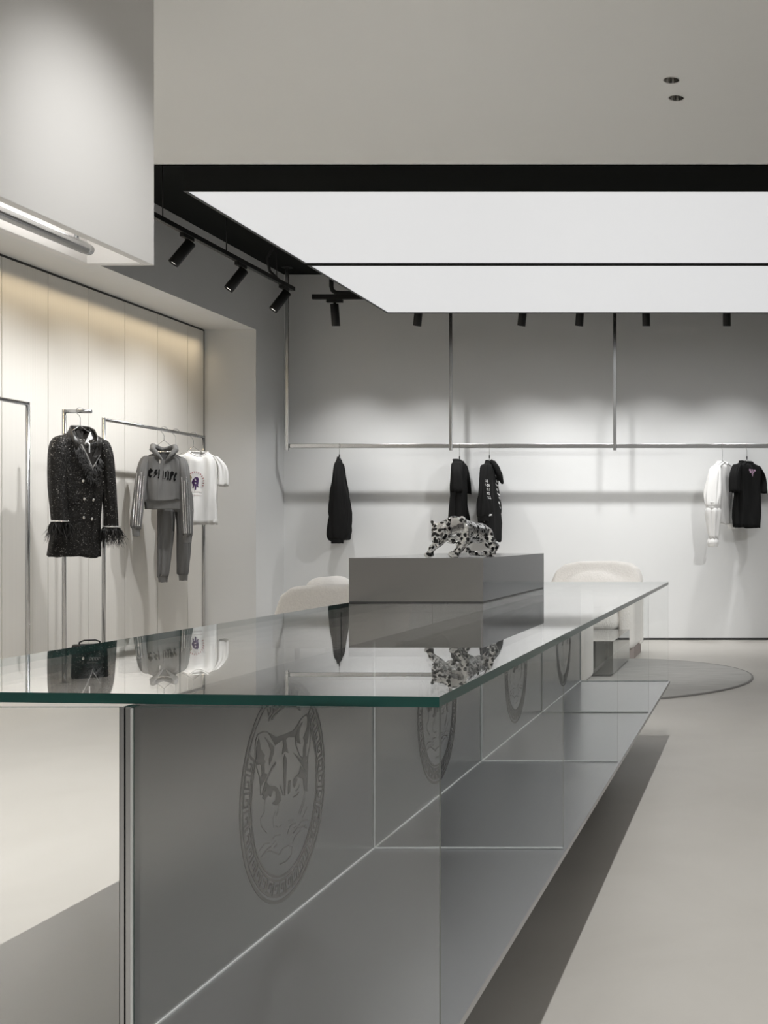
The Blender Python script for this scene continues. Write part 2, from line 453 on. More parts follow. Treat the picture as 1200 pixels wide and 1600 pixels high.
# ------------------------------------------------------------------ track lights
def spot_head(label, group):
    """track spot: adapter on the track, stem, tilting cylinder. Local origin on the track underside"""
    t = thing('track_spotlight', label, 'spotlight', (0, 0, 0), group)
    bm = bmesh.new(); bm_box(bm, -0.075, 0.075, -0.016, 0.016, -0.03, 0.0, 0.003)
    from_bm('adapter', bm, 'black', t)
    bm = bmesh.new(); bm_tube(bm, [(0, 0, -0.03), (0, 0, -0.085)], [0.014, 0.009], 12)
    from_bm('stem', bm, 'black', t, True)
    return t

def spot_body(root, axis):
    """cylinder head hung under the stem; axis = direction the light leaves"""
    a = Vector(axis).normalized(); L = 0.205; R = 0.037
    piv = Vector((0, 0, -0.085)); back = piv - a * 0.045; front = back + a * L
    bm = bmesh.new()
    bm_tube(bm, [back, back + a * 0.006, front - a * 0.002, front], [R - 0.004, R, R, R - 0.001], 28, cap=False)
    bm_tube(bm, [back, back + a * 0.0005], [R - 0.004, 0.001], 28, cap=False)
    bm_tube(bm, [front, front - a * 0.012], [R - 0.001, R - 0.006], 28, cap=False)
    c = from_bm('cylinder', bm, 'black', root, True)
    bm = bmesh.new(); bm_tube(bm, [front - a * 0.012, front - a * 0.0125], [R - 0.006, 0.001], 28, cap=False)
    g = from_bm('lens', bm, 'lens', root)
    return front

# left track, along the left wall
LT_X, LT_Z = -4.1, 3.21
tr = thing('lighting_track', 'black lighting track hanging along the left wall', 'light track', (LT_X, 7.4, LT_Z), 'lighting tracks')
box('rail', LT_X - 0.018, LT_X + 0.018, 4.9 + 1.2, 9.86, LT_Z - 0.002, LT_Z + 0.034, 'black', tr, bevel=0.003)
for y in (7.70, 8.62, 9.52):
    tube('suspension_rod', [(LT_X, y, LT_Z + 0.034), (LT_X, y, ZB)], 0.004, 'black', tr, 8)
tube('cable', [(LT_X, 9.45, ZB), (LT_X - 0.01, 9.46, 3.48), (LT_X - 0.06, 9.47, 3.40), (LT_X - 0.05, 9.5, 3.30), (LT_X, 9.56, LT_Z + 0.03)], 0.012, 'black', tr, 8)
names = ['first', 'second', 'third']
for i, (y, tgt) in enumerate([(8.03, (-5.1, 7.75, 1.3)), (8.86, (-5.1, 8.7, 1.3)), (9.67, (-5.15, 9.6, 1.3))]):
    lab = ['black track spotlight on the left wall track, nearest the white hanging box',
           'black track spotlight in the middle of the left wall track',
           'black track spotlight at the end of the left wall track beside the rail post'][i]
    h = spot_head(lab, 'track spotlights'); h.location = (LT_X, y, LT_Z); h.rotation_euler = (0, 0, PI / 2)
    d = Vector((-0.50, -0.30, -0.86)).normalized()
    ld = Matrix.Rotation(-PI / 2, 3, 'Z') @ d
    f = spot_body(h, ld)
    wf = h.location + Matrix.Rotation(PI / 2, 3, 'Z') @ f
    lamp_spot('track_lamp', wf + d * 0.002, tgt, NICHE_SPOT, 100, 1.0, 0.03)
# two more heads of the same track hidden behind the hanging box
for y in (6.3, 7.2):
    lamp_spot('track_lamp', (LT_X - 0.06, y, LT_Z - 0.2), (-5.1, y - 0.1, 1.3), NICHE_SPOT * 0.6, 100, 1.0, 0.03)

# back track, along the back wall
BT_Y, BT_Z = 10.4, 3.262
tr = thing('lighting_track', 'black lighting track hanging in front of the back wall', 'light track', (-1.5, BT_Y, BT_Z), 'lighting tracks')
box('rail', -4.148, 2.6, BT_Y - 0.018, BT_Y + 0.018, BT_Z - 0.012, BT_Z + 0.034, 'black', tr, bevel=0.003)
tube('conduit', [(-3.99, BT_Y + 0.05, ZB), (-3.99, BT_Y + 0.05, 3.38), (-3.98, BT_Y + 0.05, 3.345), (-3.95, BT_Y + 0.05, 3.325), (-3.90, BT_Y + 0.05, 3.32), (2.5, BT_Y + 0.05, 3.32)], 0.02, 'pipe_grey', tr, 12)
for x in (-2.4, -0.4, 1.6):
    tube('suspension_rod', [(x, BT_Y, BT_Z + 0.034), (x, BT_Y, ZB)], 0.004, 'black', tr, 8)
bx = [(-3.94, 0.0, 'black track spotlight hanging left of the light panel on the back track'),
      (-3.16, -0.16, 'black track spotlight on the back track just left of the middle rail post'),
      (-2.19, -0.16, 'black track spotlight on the back track between the two visible rail posts, left one'),
      (-1.66, -0.10, 'black track spotlight on the back track close to the right rail post'),
      (-1.05, 0.0, 'black track spotlight on the back track first to the right of the right rail post'),
      (-0.30, 0.0, 'rightmost black track spotlight on the back track'),
      (0.75, 0.0, 'black track spotlight on the back track beyond the right edge of the picture')]
for x, tilt, lab in bx:
    h = spot_head(lab, 'track spotlights'); h.location = (x, BT_Y, BT_Z - 0.012)
    d = Vector((tilt, 0.20, -1)).normalized()
    f = spot_body(h, d)
    tx = x + tilt * 1.6 - (0.2 if x < -3.9 else 0)
    lamp_spot('track_lamp', h.location + f + d * 0.002, (tx, YB, 0.4), WALL_SPOT, 86, 1.0, 0.035)
# warm strip hidden in the niche head
d = bpy.data.lights.new('niche_strip_lamp', 'AREA'); d.shape = 'RECTANGLE'; d.size = 0.03; d.size_y = NY1 - NY0 - 0.2
d.energy = STRIP_W; d.color = (1.0, 0.80, 0.52)
o = bpy.data.objects.new('niche_strip_lamp', d); COL.objects.link(o); o.location = (XN + 0.10, (NY0 + NY1) / 2, ZN - 0.004); o.rotation_euler = (0, math.radians(8), 0); d.spread = math.radians(70)

# ------------------------------------------------------------------ back wall hanging rail
RY, RZ = 11.05, 1.94
rr = thing('hanging_rail', 'long steel hanging rail on ceiling posts along the back wall', 'clothes rail', (-1.5, RY, RZ))
box('bar', -4.665, 2.2, RY - 0.014, RY + 0.014, RZ - 0.020, RZ + 0.022, 'satin', rr, bevel=0.004)
for x in (-4.645, -3.035, -1.42, 0.19, 1.8):
    box('post', x - 0.0165, x + 0.0165, RY - 0.034, RY - 0.0145, RZ - 0.045, ZB - 0.006, 'satin', rr, bevel=0.004)
    bm = bmesh.new(); bm_lathe(bm, [(0, 0), (0.055, 0), (0.055, -0.006), (0, -0.006)], 20, (x, RY - 0.024, ZB))
    from_bm('ceiling_flange', bm, 'black', rr, off=-rr.location)

# ------------------------------------------------------------------ garment racks in the niche
def rack(name, label, pts, r, feet):
    t = thing(name, label, 'clothes rack', (feet[0][0], feet[0][1], 0), 'standing tube racks')
    for k, p in enumerate(pts):
        tube(p[0], p[1], r, 'satin', t, 14)
    for x, y in feet:
        bm = bmesh.new(); bm_lathe(bm, [(0, 0.006), (0.03, 0.006), (0.032, 0.0), (0, 0)], 20, (x, y, 0))
        from_bm('foot_plate', bm, 'satin', t, off=-t.location)
    return t
RKX, RKZ = -5.0, 1.943
rk1 = rack('garment_rack', 'steel tube rack holding the grey hoodie and white tee', [('post', [(RKX, 8.545, 0), (RKX, 8.545, RKZ + 0.012)]), ('post', [(RKX, 10.08, 0), (RKX, 10.08, RKZ + 0.012)]), ('bar', [(RKX, 8.545, RKZ), (RKX, 10.08, RKZ)])], 0.0135, [(RKX, 8.545), (RKX, 10.08)])
rk2 = rack('garment_stand', 'single steel post with a short arm holding the black sequin jacket', [('post', [(-4.97, 8.01, 0), (-4.97, 8.01, RKZ + 0.013)]), ('arm', [(-4.97, 8.01, RKZ), (-4.775, 8.01, RKZ)])], 0.0135, [(-4.97, 8.01)])
rk3 = rack('garment_rack', 'empty steel tube rack at the left edge', [('post', [(-4.93, 7.55, 0), (-4.93, 7.55, RKZ + 0.012)]), ('post', [(-4.93, 6.1, 0), (-4.93, 6.1, RKZ + 0.012)]), ('bar', [(-4.93, 6.1, RKZ), (-4.93, 7.55, RKZ)])], 0.0135, [(-4.93, 7.55), (-4.93, 6.1)])

# ------------------------------------------------------------------ steel plinth box on the counter
bx_ = thing('steel_plinth', 'low brushed steel plinth box on the glass counter carrying the leopard', 'display box', (-1.2, 4.5, CZT))
bm = bmesh.new(); fs = bm_box(bm, -1.454, -0.978, 3.97, 5.09, CZT + 0.0045, 0.973)
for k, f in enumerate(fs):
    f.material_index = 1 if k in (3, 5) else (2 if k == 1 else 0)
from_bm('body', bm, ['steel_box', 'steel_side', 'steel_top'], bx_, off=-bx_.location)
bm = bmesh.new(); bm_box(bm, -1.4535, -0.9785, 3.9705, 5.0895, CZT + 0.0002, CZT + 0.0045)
from_bm('shadow_joint', bm, 'plinth', bx_, off=-bx_.location)  # dark strip standing in for the shade under the box edge

# ------------------------------------------------------------------ etched emblem on the steel panel
# wild cat's head in a meander ring; outline points in units of the ring radius
E_FILL = [[(-0.438, 0.605), (-0.237, 0.524), (-0.028, 0.517), (0.189, 0.517), (0.347, 0.591), (0.267, 0.513), (0.2, 0.448), (0.058, 0.472), (-0.002, 0.461), (0.026, 0.386), (0.058, 0.328), (-0.024, 0.361), (-0.096, 0.337), (-0.06, 0.417), (-0.077, 0.471), (-0.247, 0.45), (-0.298, 0.498), (-0.379, 0.567)], [(-0.028, 0.337), (0.019, 0.27), (0.004, 0.141), (-0.011, -0.047), (-0.041, -0.041), (-0.06, 0.153), (-0.068, 0.286)], [(-0.609, 0.585), (-0.565, 0.472), (-0.478, 0.401), (-0.501, 0.378), (-0.468, 0.344), (-0.493, 0.325), (-0.478, 0.242), (-0.415, 0.224), (-0.556, 0.147), (-0.594, 0.226), (-0.544, 0.247), (-0.556, 0.328), (-0.598, 0.352), (-0.632, 0.343), (-0.661, 0.418), (-0.651, 0.518)], [(-0.493, 0.57), (-0.379, 0.511), (-0.274, 0.437), (-0.282, 0.382), (-0.379, 0.295), (-0.389, 0.353), (-0.345, 0.417), (-0.403, 0.491)], [(0.536, 0.584), (0.579, 0.534), (0.567, 0.431), (0.532, 0.333), (0.499, 0.337), (0.489, 0.219), (0.555, 0.207), (0.485, 0.158), (0.392, 0.202), (0.415, 0.232), (0.427, 0.316), (0.462, 0.362), (0.42, 0.408), (0.485, 0.453), (0.527, 0.507)], [(0.415, 0.567), (0.328, 0.487), (0.317, 0.437), (0.347, 0.363), (0.283, 0.382), (0.234, 0.443), (0.279, 0.512)], [(0.167, 0.315), (0.301, 0.244), (0.415, 0.191), (0.536, 0.15), (0.522, 0.057), (0.503, 0.061), (0.404, 0.14), (0.279, 0.236)], [(0.358, 0.161), (0.485, 0.06), (0.513, -0.106), (0.45, -0.101), (0.415, 0.018), (0.29, 0.061), (0.167, 0.065), (0.313, 0.093)], [(-0.448, 0.166), (-0.379, 0.112), (-0.278, 0.095), (-0.192, 0.057), (-0.129, -0.013), (-0.121, -0.074), (-0.237, -0.089), (-0.322, -0.053), (-0.237, -0.039), (-0.233, 0.033), (-0.298, 0.063), (-0.355, 0.009), (-0.399, 0.044), (-0.478, 0.011), (-0.532, 0.04), (-0.458, 0.104)], [(0.058, 0.072), (0.119, 0.068), (0.091, -0.043), (0.047, -0.05)], [(0.167, 0.05), (0.216, 0.066), (0.279, 0.045), (0.2, -0.024), (0.167, 0.0)], [(-0.247, 0.305), (-0.227, 0.287), (-0.339, 0.231), (-0.419, 0.183), (-0.507, 0.062), (-0.546, 0.07), (-0.448, 0.201), (-0.359, 0.251)]]
E_STROKE = [(0.008, [(-0.428, 0.599), (-0.536, 0.618), (-0.632, 0.608), (-0.68, 0.554), (-0.684, 0.438), (-0.655, 0.331), (-0.604, 0.251), (-0.575, 0.167), (-0.565, 0.071)]), (0.008, [(0.324, 0.573), (0.415, 0.606), (0.532, 0.615), (0.603, 0.574), (0.619, 0.458), (0.593, 0.305), (0.543, 0.218), (0.532, 0.09), (0.52, -0.125)]), (0.008, [(0.29, 0.544), (0.223, 0.453), (0.238, 0.374), (0.335, 0.251), (0.415, 0.215)]), (0.006, [(0.234, -0.058), (0.297, -0.048), (0.328, -0.016)]), (0.006, [(0.167, -0.101), (0.267, -0.101), (0.313, -0.081)]), (0.007, [(-0.144, 0.072), (-0.066, -0.039)]), (0.005, [(0.473, -0.106), (0.392, -0.217), (0.313, -0.285)]), (0.005, [(0.473, -0.175), (0.415, -0.24), (0.347, -0.303)]), (0.005, [(0.527, -0.264), (0.466, -0.311), (0.404, -0.35)]), (0.005, [(-0.478, 0.009), (-0.493, -0.095), (-0.571, -0.132), (-0.556, -0.199), (-0.438, -0.286)]), (0.005, [(-0.308, -0.37), (-0.237, -0.357), (-0.133, -0.376)]), (0.005, [(0.036, -0.412), (0.08, -0.359), (0.145, -0.348), (0.225, -0.354)]), (0.005, [(0.167, -0.437), (0.267, -0.415), (0.369, -0.42), (0.513, -0.471)]), (0.005, [(0.56, -0.406), (0.438, -0.379), (0.369, -0.375), (0.313, -0.396)]), (0.005, [(0.167, -0.523), (0.212, -0.483), (0.267, -0.47), (0.351, -0.455)]), (0.005, [(-0.604, -0.408), (-0.497, -0.372), (-0.375, -0.388)]), (0.005, [(-0.546, -0.463), (-0.419, -0.432), (-0.339, -0.428)]), (0.006, [(-0.556, -0.468), (-0.458, -0.448), (-0.359, -0.462), (-0.196, -0.528), (-0.16, -0.549), (-0.07, -0.519), (0.058, -0.523), (0.15, -0.559), (0.128, -0.63), (0.015, -0.651), (-0.144, -0.641)]), (0.005, [(-0.298, -0.421), (-0.237, -0.404)]), (0.005, [(-0.278, -0.458), (-0.206, -0.444)]), (0.004, [(0.058, -0.294), (0.167, -0.307)]), (0.004, [(-0.237, -0.27), (-0.175, -0.301), (-0.108, -0.294)]), (0.005, [(-0.165, -0.079), (-0.185, -0.148), (-0.227, -0.187)]), (0.005, [(-0.237, -0.136), (-0.298, -0.195), (-0.278, -0.281)]), (0.004, [(0.189, -0.392), (0.256, -0.391)]), (0.004, [(0.167, -0.433), (0.234, -0.432)]), (0.004, [(0.324, -0.424), (0.485, -0.434)])]
def stroke_quads(pts, wd):
    """thick 2-D polyline -> (verts, faces)"""
    vs, fs = [], []
    P = [Vector((p[0], p[1])) for p in pts]
    for i, p in enumerate(P):
        a = P[max(i - 1, 0)]; b = P[min(i + 1, len(P) - 1)]
        t = (b - a).normalized(); nrm = Vector((-t.y, t.x))
        vs += [p + nrm * wd / 2, p - nrm * wd / 2]
    for i in range(len(P) - 1):
        fs.append((2 * i, 2 * i + 1, 2 * i + 3, 2 * i + 2))
    return vs, fs

def flat_shapes(fills, strokes):
    V, F = [], []
    for poly in fills:
        base = len(V); V += [Vector(p) for p in poly]
        for t in tessellate_polygon([[Vector((p[0], p[1], 0)) for p in poly]]): F.append(tuple(base + i for i in t))
    for wd, pts in strokes:
        vs, fs = stroke_quads(pts, wd); base = len(V); V += vs
        F += [tuple(base + i for i in f) for f in fs]
    return V, F

def emblem_mesh():
    strokes = [(wd * 1.6, l) for wd, l in E_STROKE]
    circ = lambda r, n=96, a0=0, a1=2 * PI: [(r * math.cos(a0 + (a1 - a0) * k / n), r * math.sin(a0 + (a1 - a0) * k / n)) for k in range(n + 1)]
    strokes.append((0.03, circ(0.985)))
    strokes.append((0.012, circ(0.94)))
    def near_head(a, r):
        x, y = r * math.cos(a), r * math.sin(a)
        return (abs(math.degrees(a) % 360 - 128) < 13) or (abs(math.degrees(a) % 360 - 52) < 11)
    arcs = [(63, 115), (141, 401)]
    for a0, a1 in arcs:
        strokes.append((0.02, circ(0.765, 60, math.radians(a0), math.radians(a1))))
    N = 36; r0, r1 = 0.80, 0.925
    for k in range(N):
        a = 2 * PI * k / N
        if near_head(a, 0.87): continue
        P = lambda t, s: ((r0 + (r1 - r0) * s) * math.cos(a + t * 2 * PI / N), (r0 + (r1 - r0) * s) * math.sin(a + t * 2 * PI / N))
        for seg in ([(0.04, 0), (0.04, 1)], [(0.0, 1), (0.4, 1), (0.8, 1)], [(0.76, 1), (0.76, 0.32)], [(0.82, 0.32), (0.36, 0.32)], [(0.40, 0.30), (0.40, 0.68)], [(0.04, 0.02), (1.04, 0.02)]):
            strokes.append((0.021, [P(*q) for q in seg]))
    V, F = flat_shapes(E_FILL, strokes)
    bm = bmesh.new()
    vs = [bm.verts.new((0, v[0] * 0.196, v[1] * 0.214)) for v in V]
    for f in F:
        try: bm.faces.new([vs[i] for i in f])
        except ValueError: pass
    bmesh.ops.recalc_face_normals(bm, faces=bm.faces)
    for f in bm.faces:
        if f.normal.x < 0: f.normal_flip()
    me = bpy.data.meshes.new('emblem'); bm.to_mesh(me); bm.free()
    me.materials.append(M['emblem'])
    return me
em = emblem_mesh()
for i in range(4):
    o = bpy.data.objects.new('emblem', em); COL.objects.link(o); o.parent = PANEL
    o.location = Vector((-0.9245, CY[i] + 0.54, 0.554)) - parent_world(PANEL)
    o['label'] = 'etched wild cat head in a round meander border'

# ------------------------------------------------------------------ remeshed solid forms
def bm_capsule(bm, p0, p1, r0, r1, n=16, m=6):
    p0, p1 = Vector(p0), Vector(p1); t = (p1 - p0)
    if t.length < 1e-6: t = Vector((0, 0, 1e-5)); p1 = p0 + t
    d = t.normalized(); pts, rs = [], []
    for k in range(m + 1):
        a = -PI / 2 + (PI / 2) * k / m; pts.append(p0 + d * r0 * math.sin(a)); rs.append(max(r0 * math.cos(a), 1e-4))
    for k in range(1, m + 1):
        a = (PI / 2) * k / m; pts.append(p1 + d * r1 * math.sin(a)); rs.append(max(r1 * math.cos(a), 1e-4))
    if len(pts) > 1: bm_tube(bm, pts, rs, n)

def bm_ellipsoid(bm, c, s, rot=None, n=3):
    r = bmesh.ops.create_icosphere(bm, subdivisions=n, radius=1)
    mtx = Matrix.Translation(Vector(c)) @ (rot.to_4x4() if rot else Matrix.Identity(4)) @ Matrix.Diagonal((*s, 1))
    bmesh.ops.transform(bm, matrix=mtx, verts=r['verts'])

def solidify_form(name, bm, mats, parent, voxel, smooth_iter, off=None, label=None, dec=None):
    if off is not None: bmesh.ops.translate(bm, verts=bm.verts, vec=Vector(off))
    bmesh.ops.recalc_face_normals(bm, faces=bm.faces)
    me = bpy.data.meshes.new('tmp'); bm.to_mesh(me); bm.free()
    o = bpy.data.objects.new('tmp', me); COL.objects.link(o)
    r = o.modifiers.new('r', 'REMESH'); r.mode = 'VOXEL'; r.voxel_size = voxel
    s = o.modifiers.new('s', 'SMOOTH'); s.iterations = smooth_iter; s.factor = 0.5
    dg = bpy.context.evaluated_depsgraph_get()
    me2 = bpy.data.meshes.new_from_object(o.evaluated_get(dg))
    bpy.data.objects.remove(o); bpy.data.meshes.remove(me)
    me2.name = name
    return link(name, me2, mats, parent, True, label)

# ------------------------------------------------------------------ chrome leopard on the plinth
def spotted():
    m, n, b = nt('chrome_with_black_spots')
    tc = n.nodes.new('ShaderNodeTexCoord')
    nz = n.nodes.new('ShaderNodeTexNoise'); nz.inputs['Scale'].default_value = 60
    n.links.new(tc.outputs['Object'], nz.inputs['Vector'])
    ad = n.nodes.new('ShaderNodeVectorMath'); ad.operation = 'MULTIPLY_ADD'; ad.inputs[1].default_value = (0.012, 0.012, 0.012)
    n.links.new(nz.outputs['Color'], ad.inputs[0]); n.links.new(tc.outputs['Object'], ad.inputs[2])
    v = n.nodes.new('ShaderNodeTexVoronoi'); v.inputs['Scale'].default_value = 60; v.inputs['Randomness'].default_value = 0.7
    n.links.new(ad.outputs[0], v.inputs['Vector'])
    st = n.nodes.new('ShaderNodeMapRange'); st.inputs[1].default_value = 0.41; st.inputs[2].default_value = 0.44
    n.links.new(v.outputs['Distance'], st.inputs[0])
    mx = n.nodes.new('ShaderNodeMix'); mx.data_type = 'RGBA'
    mx.inputs[6].default_value = (0.01, 0.01, 0.011, 1); mx.inputs[7].default_value = (0.90, 0.90, 0.90, 1)
    n.links.new(st.outputs[0], mx.inputs[0]); n.links.new(mx.outputs[2], b.inputs['Base Color'])
    n.links.new(st.outputs[0], b.inputs['Metallic'])
    b.inputs['Roughness'].default_value = 0.09
    t2 = n.nodes.new('ShaderNodeTexNoise'); t2.inputs['Scale'].default_value = 85; t2.inputs['Detail'].default_value = 2
    n.links.new(tc.outputs['Object'], t2.inputs['Vector'])
    bp = n.nodes.new('ShaderNodeBump'); bp.inputs['Strength'].default_value = 0.7; bp.inputs['Distance'].default_value = 0.004
    n.links.new(t2.outputs['Fac'], bp.inputs['Height']); n.links.new(bp.outputs[0], b.inputs['Normal'])
    return m
M['spotted'] = spotted()
M['bare_chrome'] = mat('bare_chrome', (0.88, 0.88, 0.88), 0.08, 1.0, bump=0.5, bump_scale=70, dist=0.003)
lp = thing('leopard_figurine', 'chrome leopard figurine with black spots prowling on the steel plinth', 'figurine', (-1.10, 4.2, 0.973))
def leopard():
    bm = bmesh.new(); c = lambda *a: bm_capsule(bm, *a); e = lambda *a: bm_ellipsoid(bm, *a)
    zf = 0.973
    # trunk: deep chest, raised shoulders, hollow back, haunches
    c((-1.112, 4.085, 1.078), (-1.075, 4.22, 1.072), 0.043, 0.036)
    c((-1.075, 4.22, 1.072), (-1.035, 4.36, 1.060), 0.036, 0.040)
    e((-1.125, 4.075, 1.062), (0.036, 0.040, 0.042))
    e((-1.128, 4.085, 1.096), (0.018, 0.036, 0.023)); e((-1.090, 4.095, 1.098), (0.018, 0.036, 0.024))
    e((-1.028, 4.37, 1.064), (0.034, 0.044, 0.034))
    # neck and head, lowered and turned to the left
    c((-1.118, 4.06, 1.085), (-1.152, 4.005, 1.072), 0.037, 0.031)
    e((-1.160, 3.99, 1.068), (0.037, 0.034, 0.033))
    c((-1.168, 3.975, 1.060), (-1.176, 3.952, 1.050), 0.023, 0.019)     # muzzle
    c((-1.163, 3.975, 1.030), (-1.172, 3.957, 1.021), 0.014, 0.011)     # open lower jaw
    e((-1.178, 3.962, 1.073), (0.008, 0.010, 0.008)); e((-1.150, 3.960, 1.074), (0.008, 0.010, 0.008))   # brows
    c((-1.186, 4.0, 1.088), (-1.194, 4.0, 1.100), 0.009, 0.006); c((-1.136, 3.975, 1.094), (-1.130, 3.975, 1.110), 0.010, 0.006)
    # left foreleg
    c((-1.142, 4.06, 1.062), (-1.168, 4.03, 1.028), 0.023, 0.016); c((-1.168, 4.03, 1.028), (-1.196, 4.02, 1.005), 0.016, 0.0125)
    c((-1.196, 4.02, 1.005), (-1.203, 4.018, zf + 0.012), 0.0125, 0.012); c((-1.203, 4.02, zf + 0.010), (-1.212, 3.995, zf + 0.009), 0.0115, 0.0105)
    c((-1.196, 4.015, zf + 0.009), (-1.200, 3.993, zf + 0.008), 0.009, 0.0085)
    # right foreleg
    c((-1.085, 4.075, 1.070), (-1.080, 4.05, 1.030), 0.026, 0.018); c((-1.080, 4.05, 1.030), (-1.098, 4.03, 1.000), 0.018, 0.014)
    c((-1.098, 4.03, 1.000), (-1.112, 4.015, zf + 0.013), 0.014, 0.0135); c((-1.114, 4.015, zf + 0.011), (-1.122, 3.988, zf + 0.0095), 0.0125, 0.0115)
    c((-1.104, 4.012, zf + 0.010), (-1.108, 3.986, zf + 0.009), 0.0105, 0.0095)
    # left hind leg, far side, stepping forward
    c((-1.065, 4.36, 1.050), (-1.100, 4.30, 1.020), 0.028, 0.020); c((-1.100, 4.30, 1.020), (-1.105, 4.33, zf + 0.028), 0.018, 0.012)
    c((-1.105, 4.33, zf + 0.028), (-1.122, 4.28, zf + 0.010), 0.012, 0.0125); c((-1.122, 4.28, zf + 0.010), (-1.135, 4.25, zf + 0.009), 0.0125, 0.011)
    # right hind leg, stretched back
    c((-1.010, 4.385, 1.055), (-0.992, 4.355, 1.022), 0.031, 0.020); c((-0.992, 4.355, 1.022), (-0.970, 4.42, 1.010), 0.020, 0.013)
    c((-0.970, 4.42, 1.012), (-0.985, 4.36, zf + 0.013), 0.0135, 0.0125); c((-0.985, 4.36, zf + 0.011), (-1.002, 4.325, zf + 0.010), 0.0130, 0.0115)
    c((-0.978, 4.355, zf + 0.010), (-0.990, 4.322, zf + 0.009), 0.011, 0.010)
    # tail
    pts = [(-1.000, 4.41, 1.060), (-0.978, 4.45, 1.030), (-0.975, 4.47, 0.998), (-1.000, 4.47, zf + 0.011), (-1.045, 4.45, zf + 0.010), (-1.070, 4.42, zf + 0.013), (-1.078, 4.40, zf + 0.028)]
    for a, b in zip(pts, pts[1:]): c(a, b, 0.0105, 0.0100)
    return solidify_form('body', bm, 'spotted', lp, 0.0032, 3, -lp.location)
leo = leopard()
def prowl(o):      # compact stance: haunches close behind the shoulders
    for v in o.data.vertices:
        y = v.co.y + 4.2
        v.co.x += 0.025 - 0.12 * (y - 4.02)
        v.co.y = 3.99 + (y - 3.99) * 0.55 - 4.2
prowl(leo)
leo.data.transform(Matrix.Translation((0, 0, -min(v.co.z for v in leo.data.vertices))))
for x in (-1.185, -1.154):
    bm = bmesh.new(); bm_ellipsoid(bm, (x, 3.9575, 1.075), (0.0055, 0.007, 0.0045), None, 2)
    prowl(from_bm('eye', bm, 'black', leo, True, off=-lp.location))
bm = bmesh.new(); bm_ellipsoid(bm, (-1.183, 3.931, 1.060), (0.0085, 0.007, 0.006), None, 2)
prowl(from_bm('nose', bm, 'black', leo, True, off=-lp.location))
bm = bmesh.new(); bm_ellipsoid(bm, (-1.177, 3.946, 1.032), (0.0155, 0.012, 0.0065), None, 2)
prowl(from_bm('mouth', bm, 'black', leo, True, off=-lp.location))
for dx in (-0.009, 0.008):
    bm = bmesh.new(); bm_tube(bm, [(-1.177 + dx, 3.933, 1.038), (-1.177 + dx, 3.930, 1.027)], [0.0022, 0.0006], 8)
    prowl(from_bm('fang', bm, 'bare_chrome', leo, True, off=-lp.location))

# ------------------------------------------------------------------ lounge corner: rug, boucle seats, mirror table
def rug_mat():
    m, n, b = nt('grey_wool_rug'); tc = n.nodes.new('ShaderNodeTexCoord')
    mp = n.nodes.new('ShaderNodeMapping'); mp.inputs['Scale'].default_value = (3, 14, 1)
    t = n.nodes.new('ShaderNodeTexNoise'); t.inputs['Scale'].default_value = 1.6; t.inputs['Detail'].default_value = 7
    n.links.new(tc.outputs['Object'], mp.inputs[0]); n.links.new(mp.outputs[0], t.inputs['Vector'])
    r = n.nodes.new('ShaderNodeValToRGB'); r.color_ramp.elements[0].position = 0.3; r.color_ramp.elements[0].color = (0.43, 0.423, 0.405, 1)
    r.color_ramp.elements[1].position = 0.75; r.color_ramp.elements[1].color = (0.54, 0.532, 0.51, 1)
    n.links.new(t.outputs['Fac'], r.inputs[0]); n.links.new(r.outputs[0], b.inputs['Base Color'])
    b.inputs['Roughness'].default_value = 0.95; b.inputs['Specular IOR Level'].default_value = 0.1
    t2 = n.nodes.new('ShaderNodeTexNoise'); t2.inputs['Scale'].default_value = 260
    n.links.new(tc.outputs['Object'], t2.inputs['Vector'])
    bp = n.nodes.new('ShaderNodeBump'); bp.inputs['Strength'].default_value = 0.5; bp.inputs['Distance'].default_value = 0.004
    n.links.new(t2.outputs['Fac'], bp.inputs['Height']); n.links.new(bp.outputs[0], b.inputs['Normal'])
    return m
M['rug'] = rug_mat()
M['rug_edge'] = mat('rug_binding', (0.30, 0.293, 0.28), 0.9)
M['boucle'] = mat('cream_boucle', (0.86, 0.83, 0.79), 0.95, spec=0.1, noise_scale=70, noise_amt=0.08, bump=0.6, bump_scale=75, dist=0.008, sheen=0.3)
M['mauve'] = mat('taupe_felt', (0.36, 0.31, 0.29), 0.9, spec=0.1)
rg = thing('round_rug', 'round grey wool rug on the floor beyond the counter', 'rug', (-1.3, 8.28, 0))
bm = bmesh.new(); bm_lathe(bm, [(0, 0.012), (1.235, 0.012), (1.245, 0.010)], 96); from_bm('pile', bm, 'rug', rg, True)
bm = bmesh.new(); bm_lathe(bm, [(1.243, 0.011), (1.25, 0.013), (1.258, 0.010), (1.26, 0.0)], 96); from_bm('binding', bm, 'rug_edge', rg, True)

def rbox(bm, x0, x1, y0, y1, z0, z1, r):
    bm_box(bm, x0, x1, y0, y1, z0, z1, r, 5)

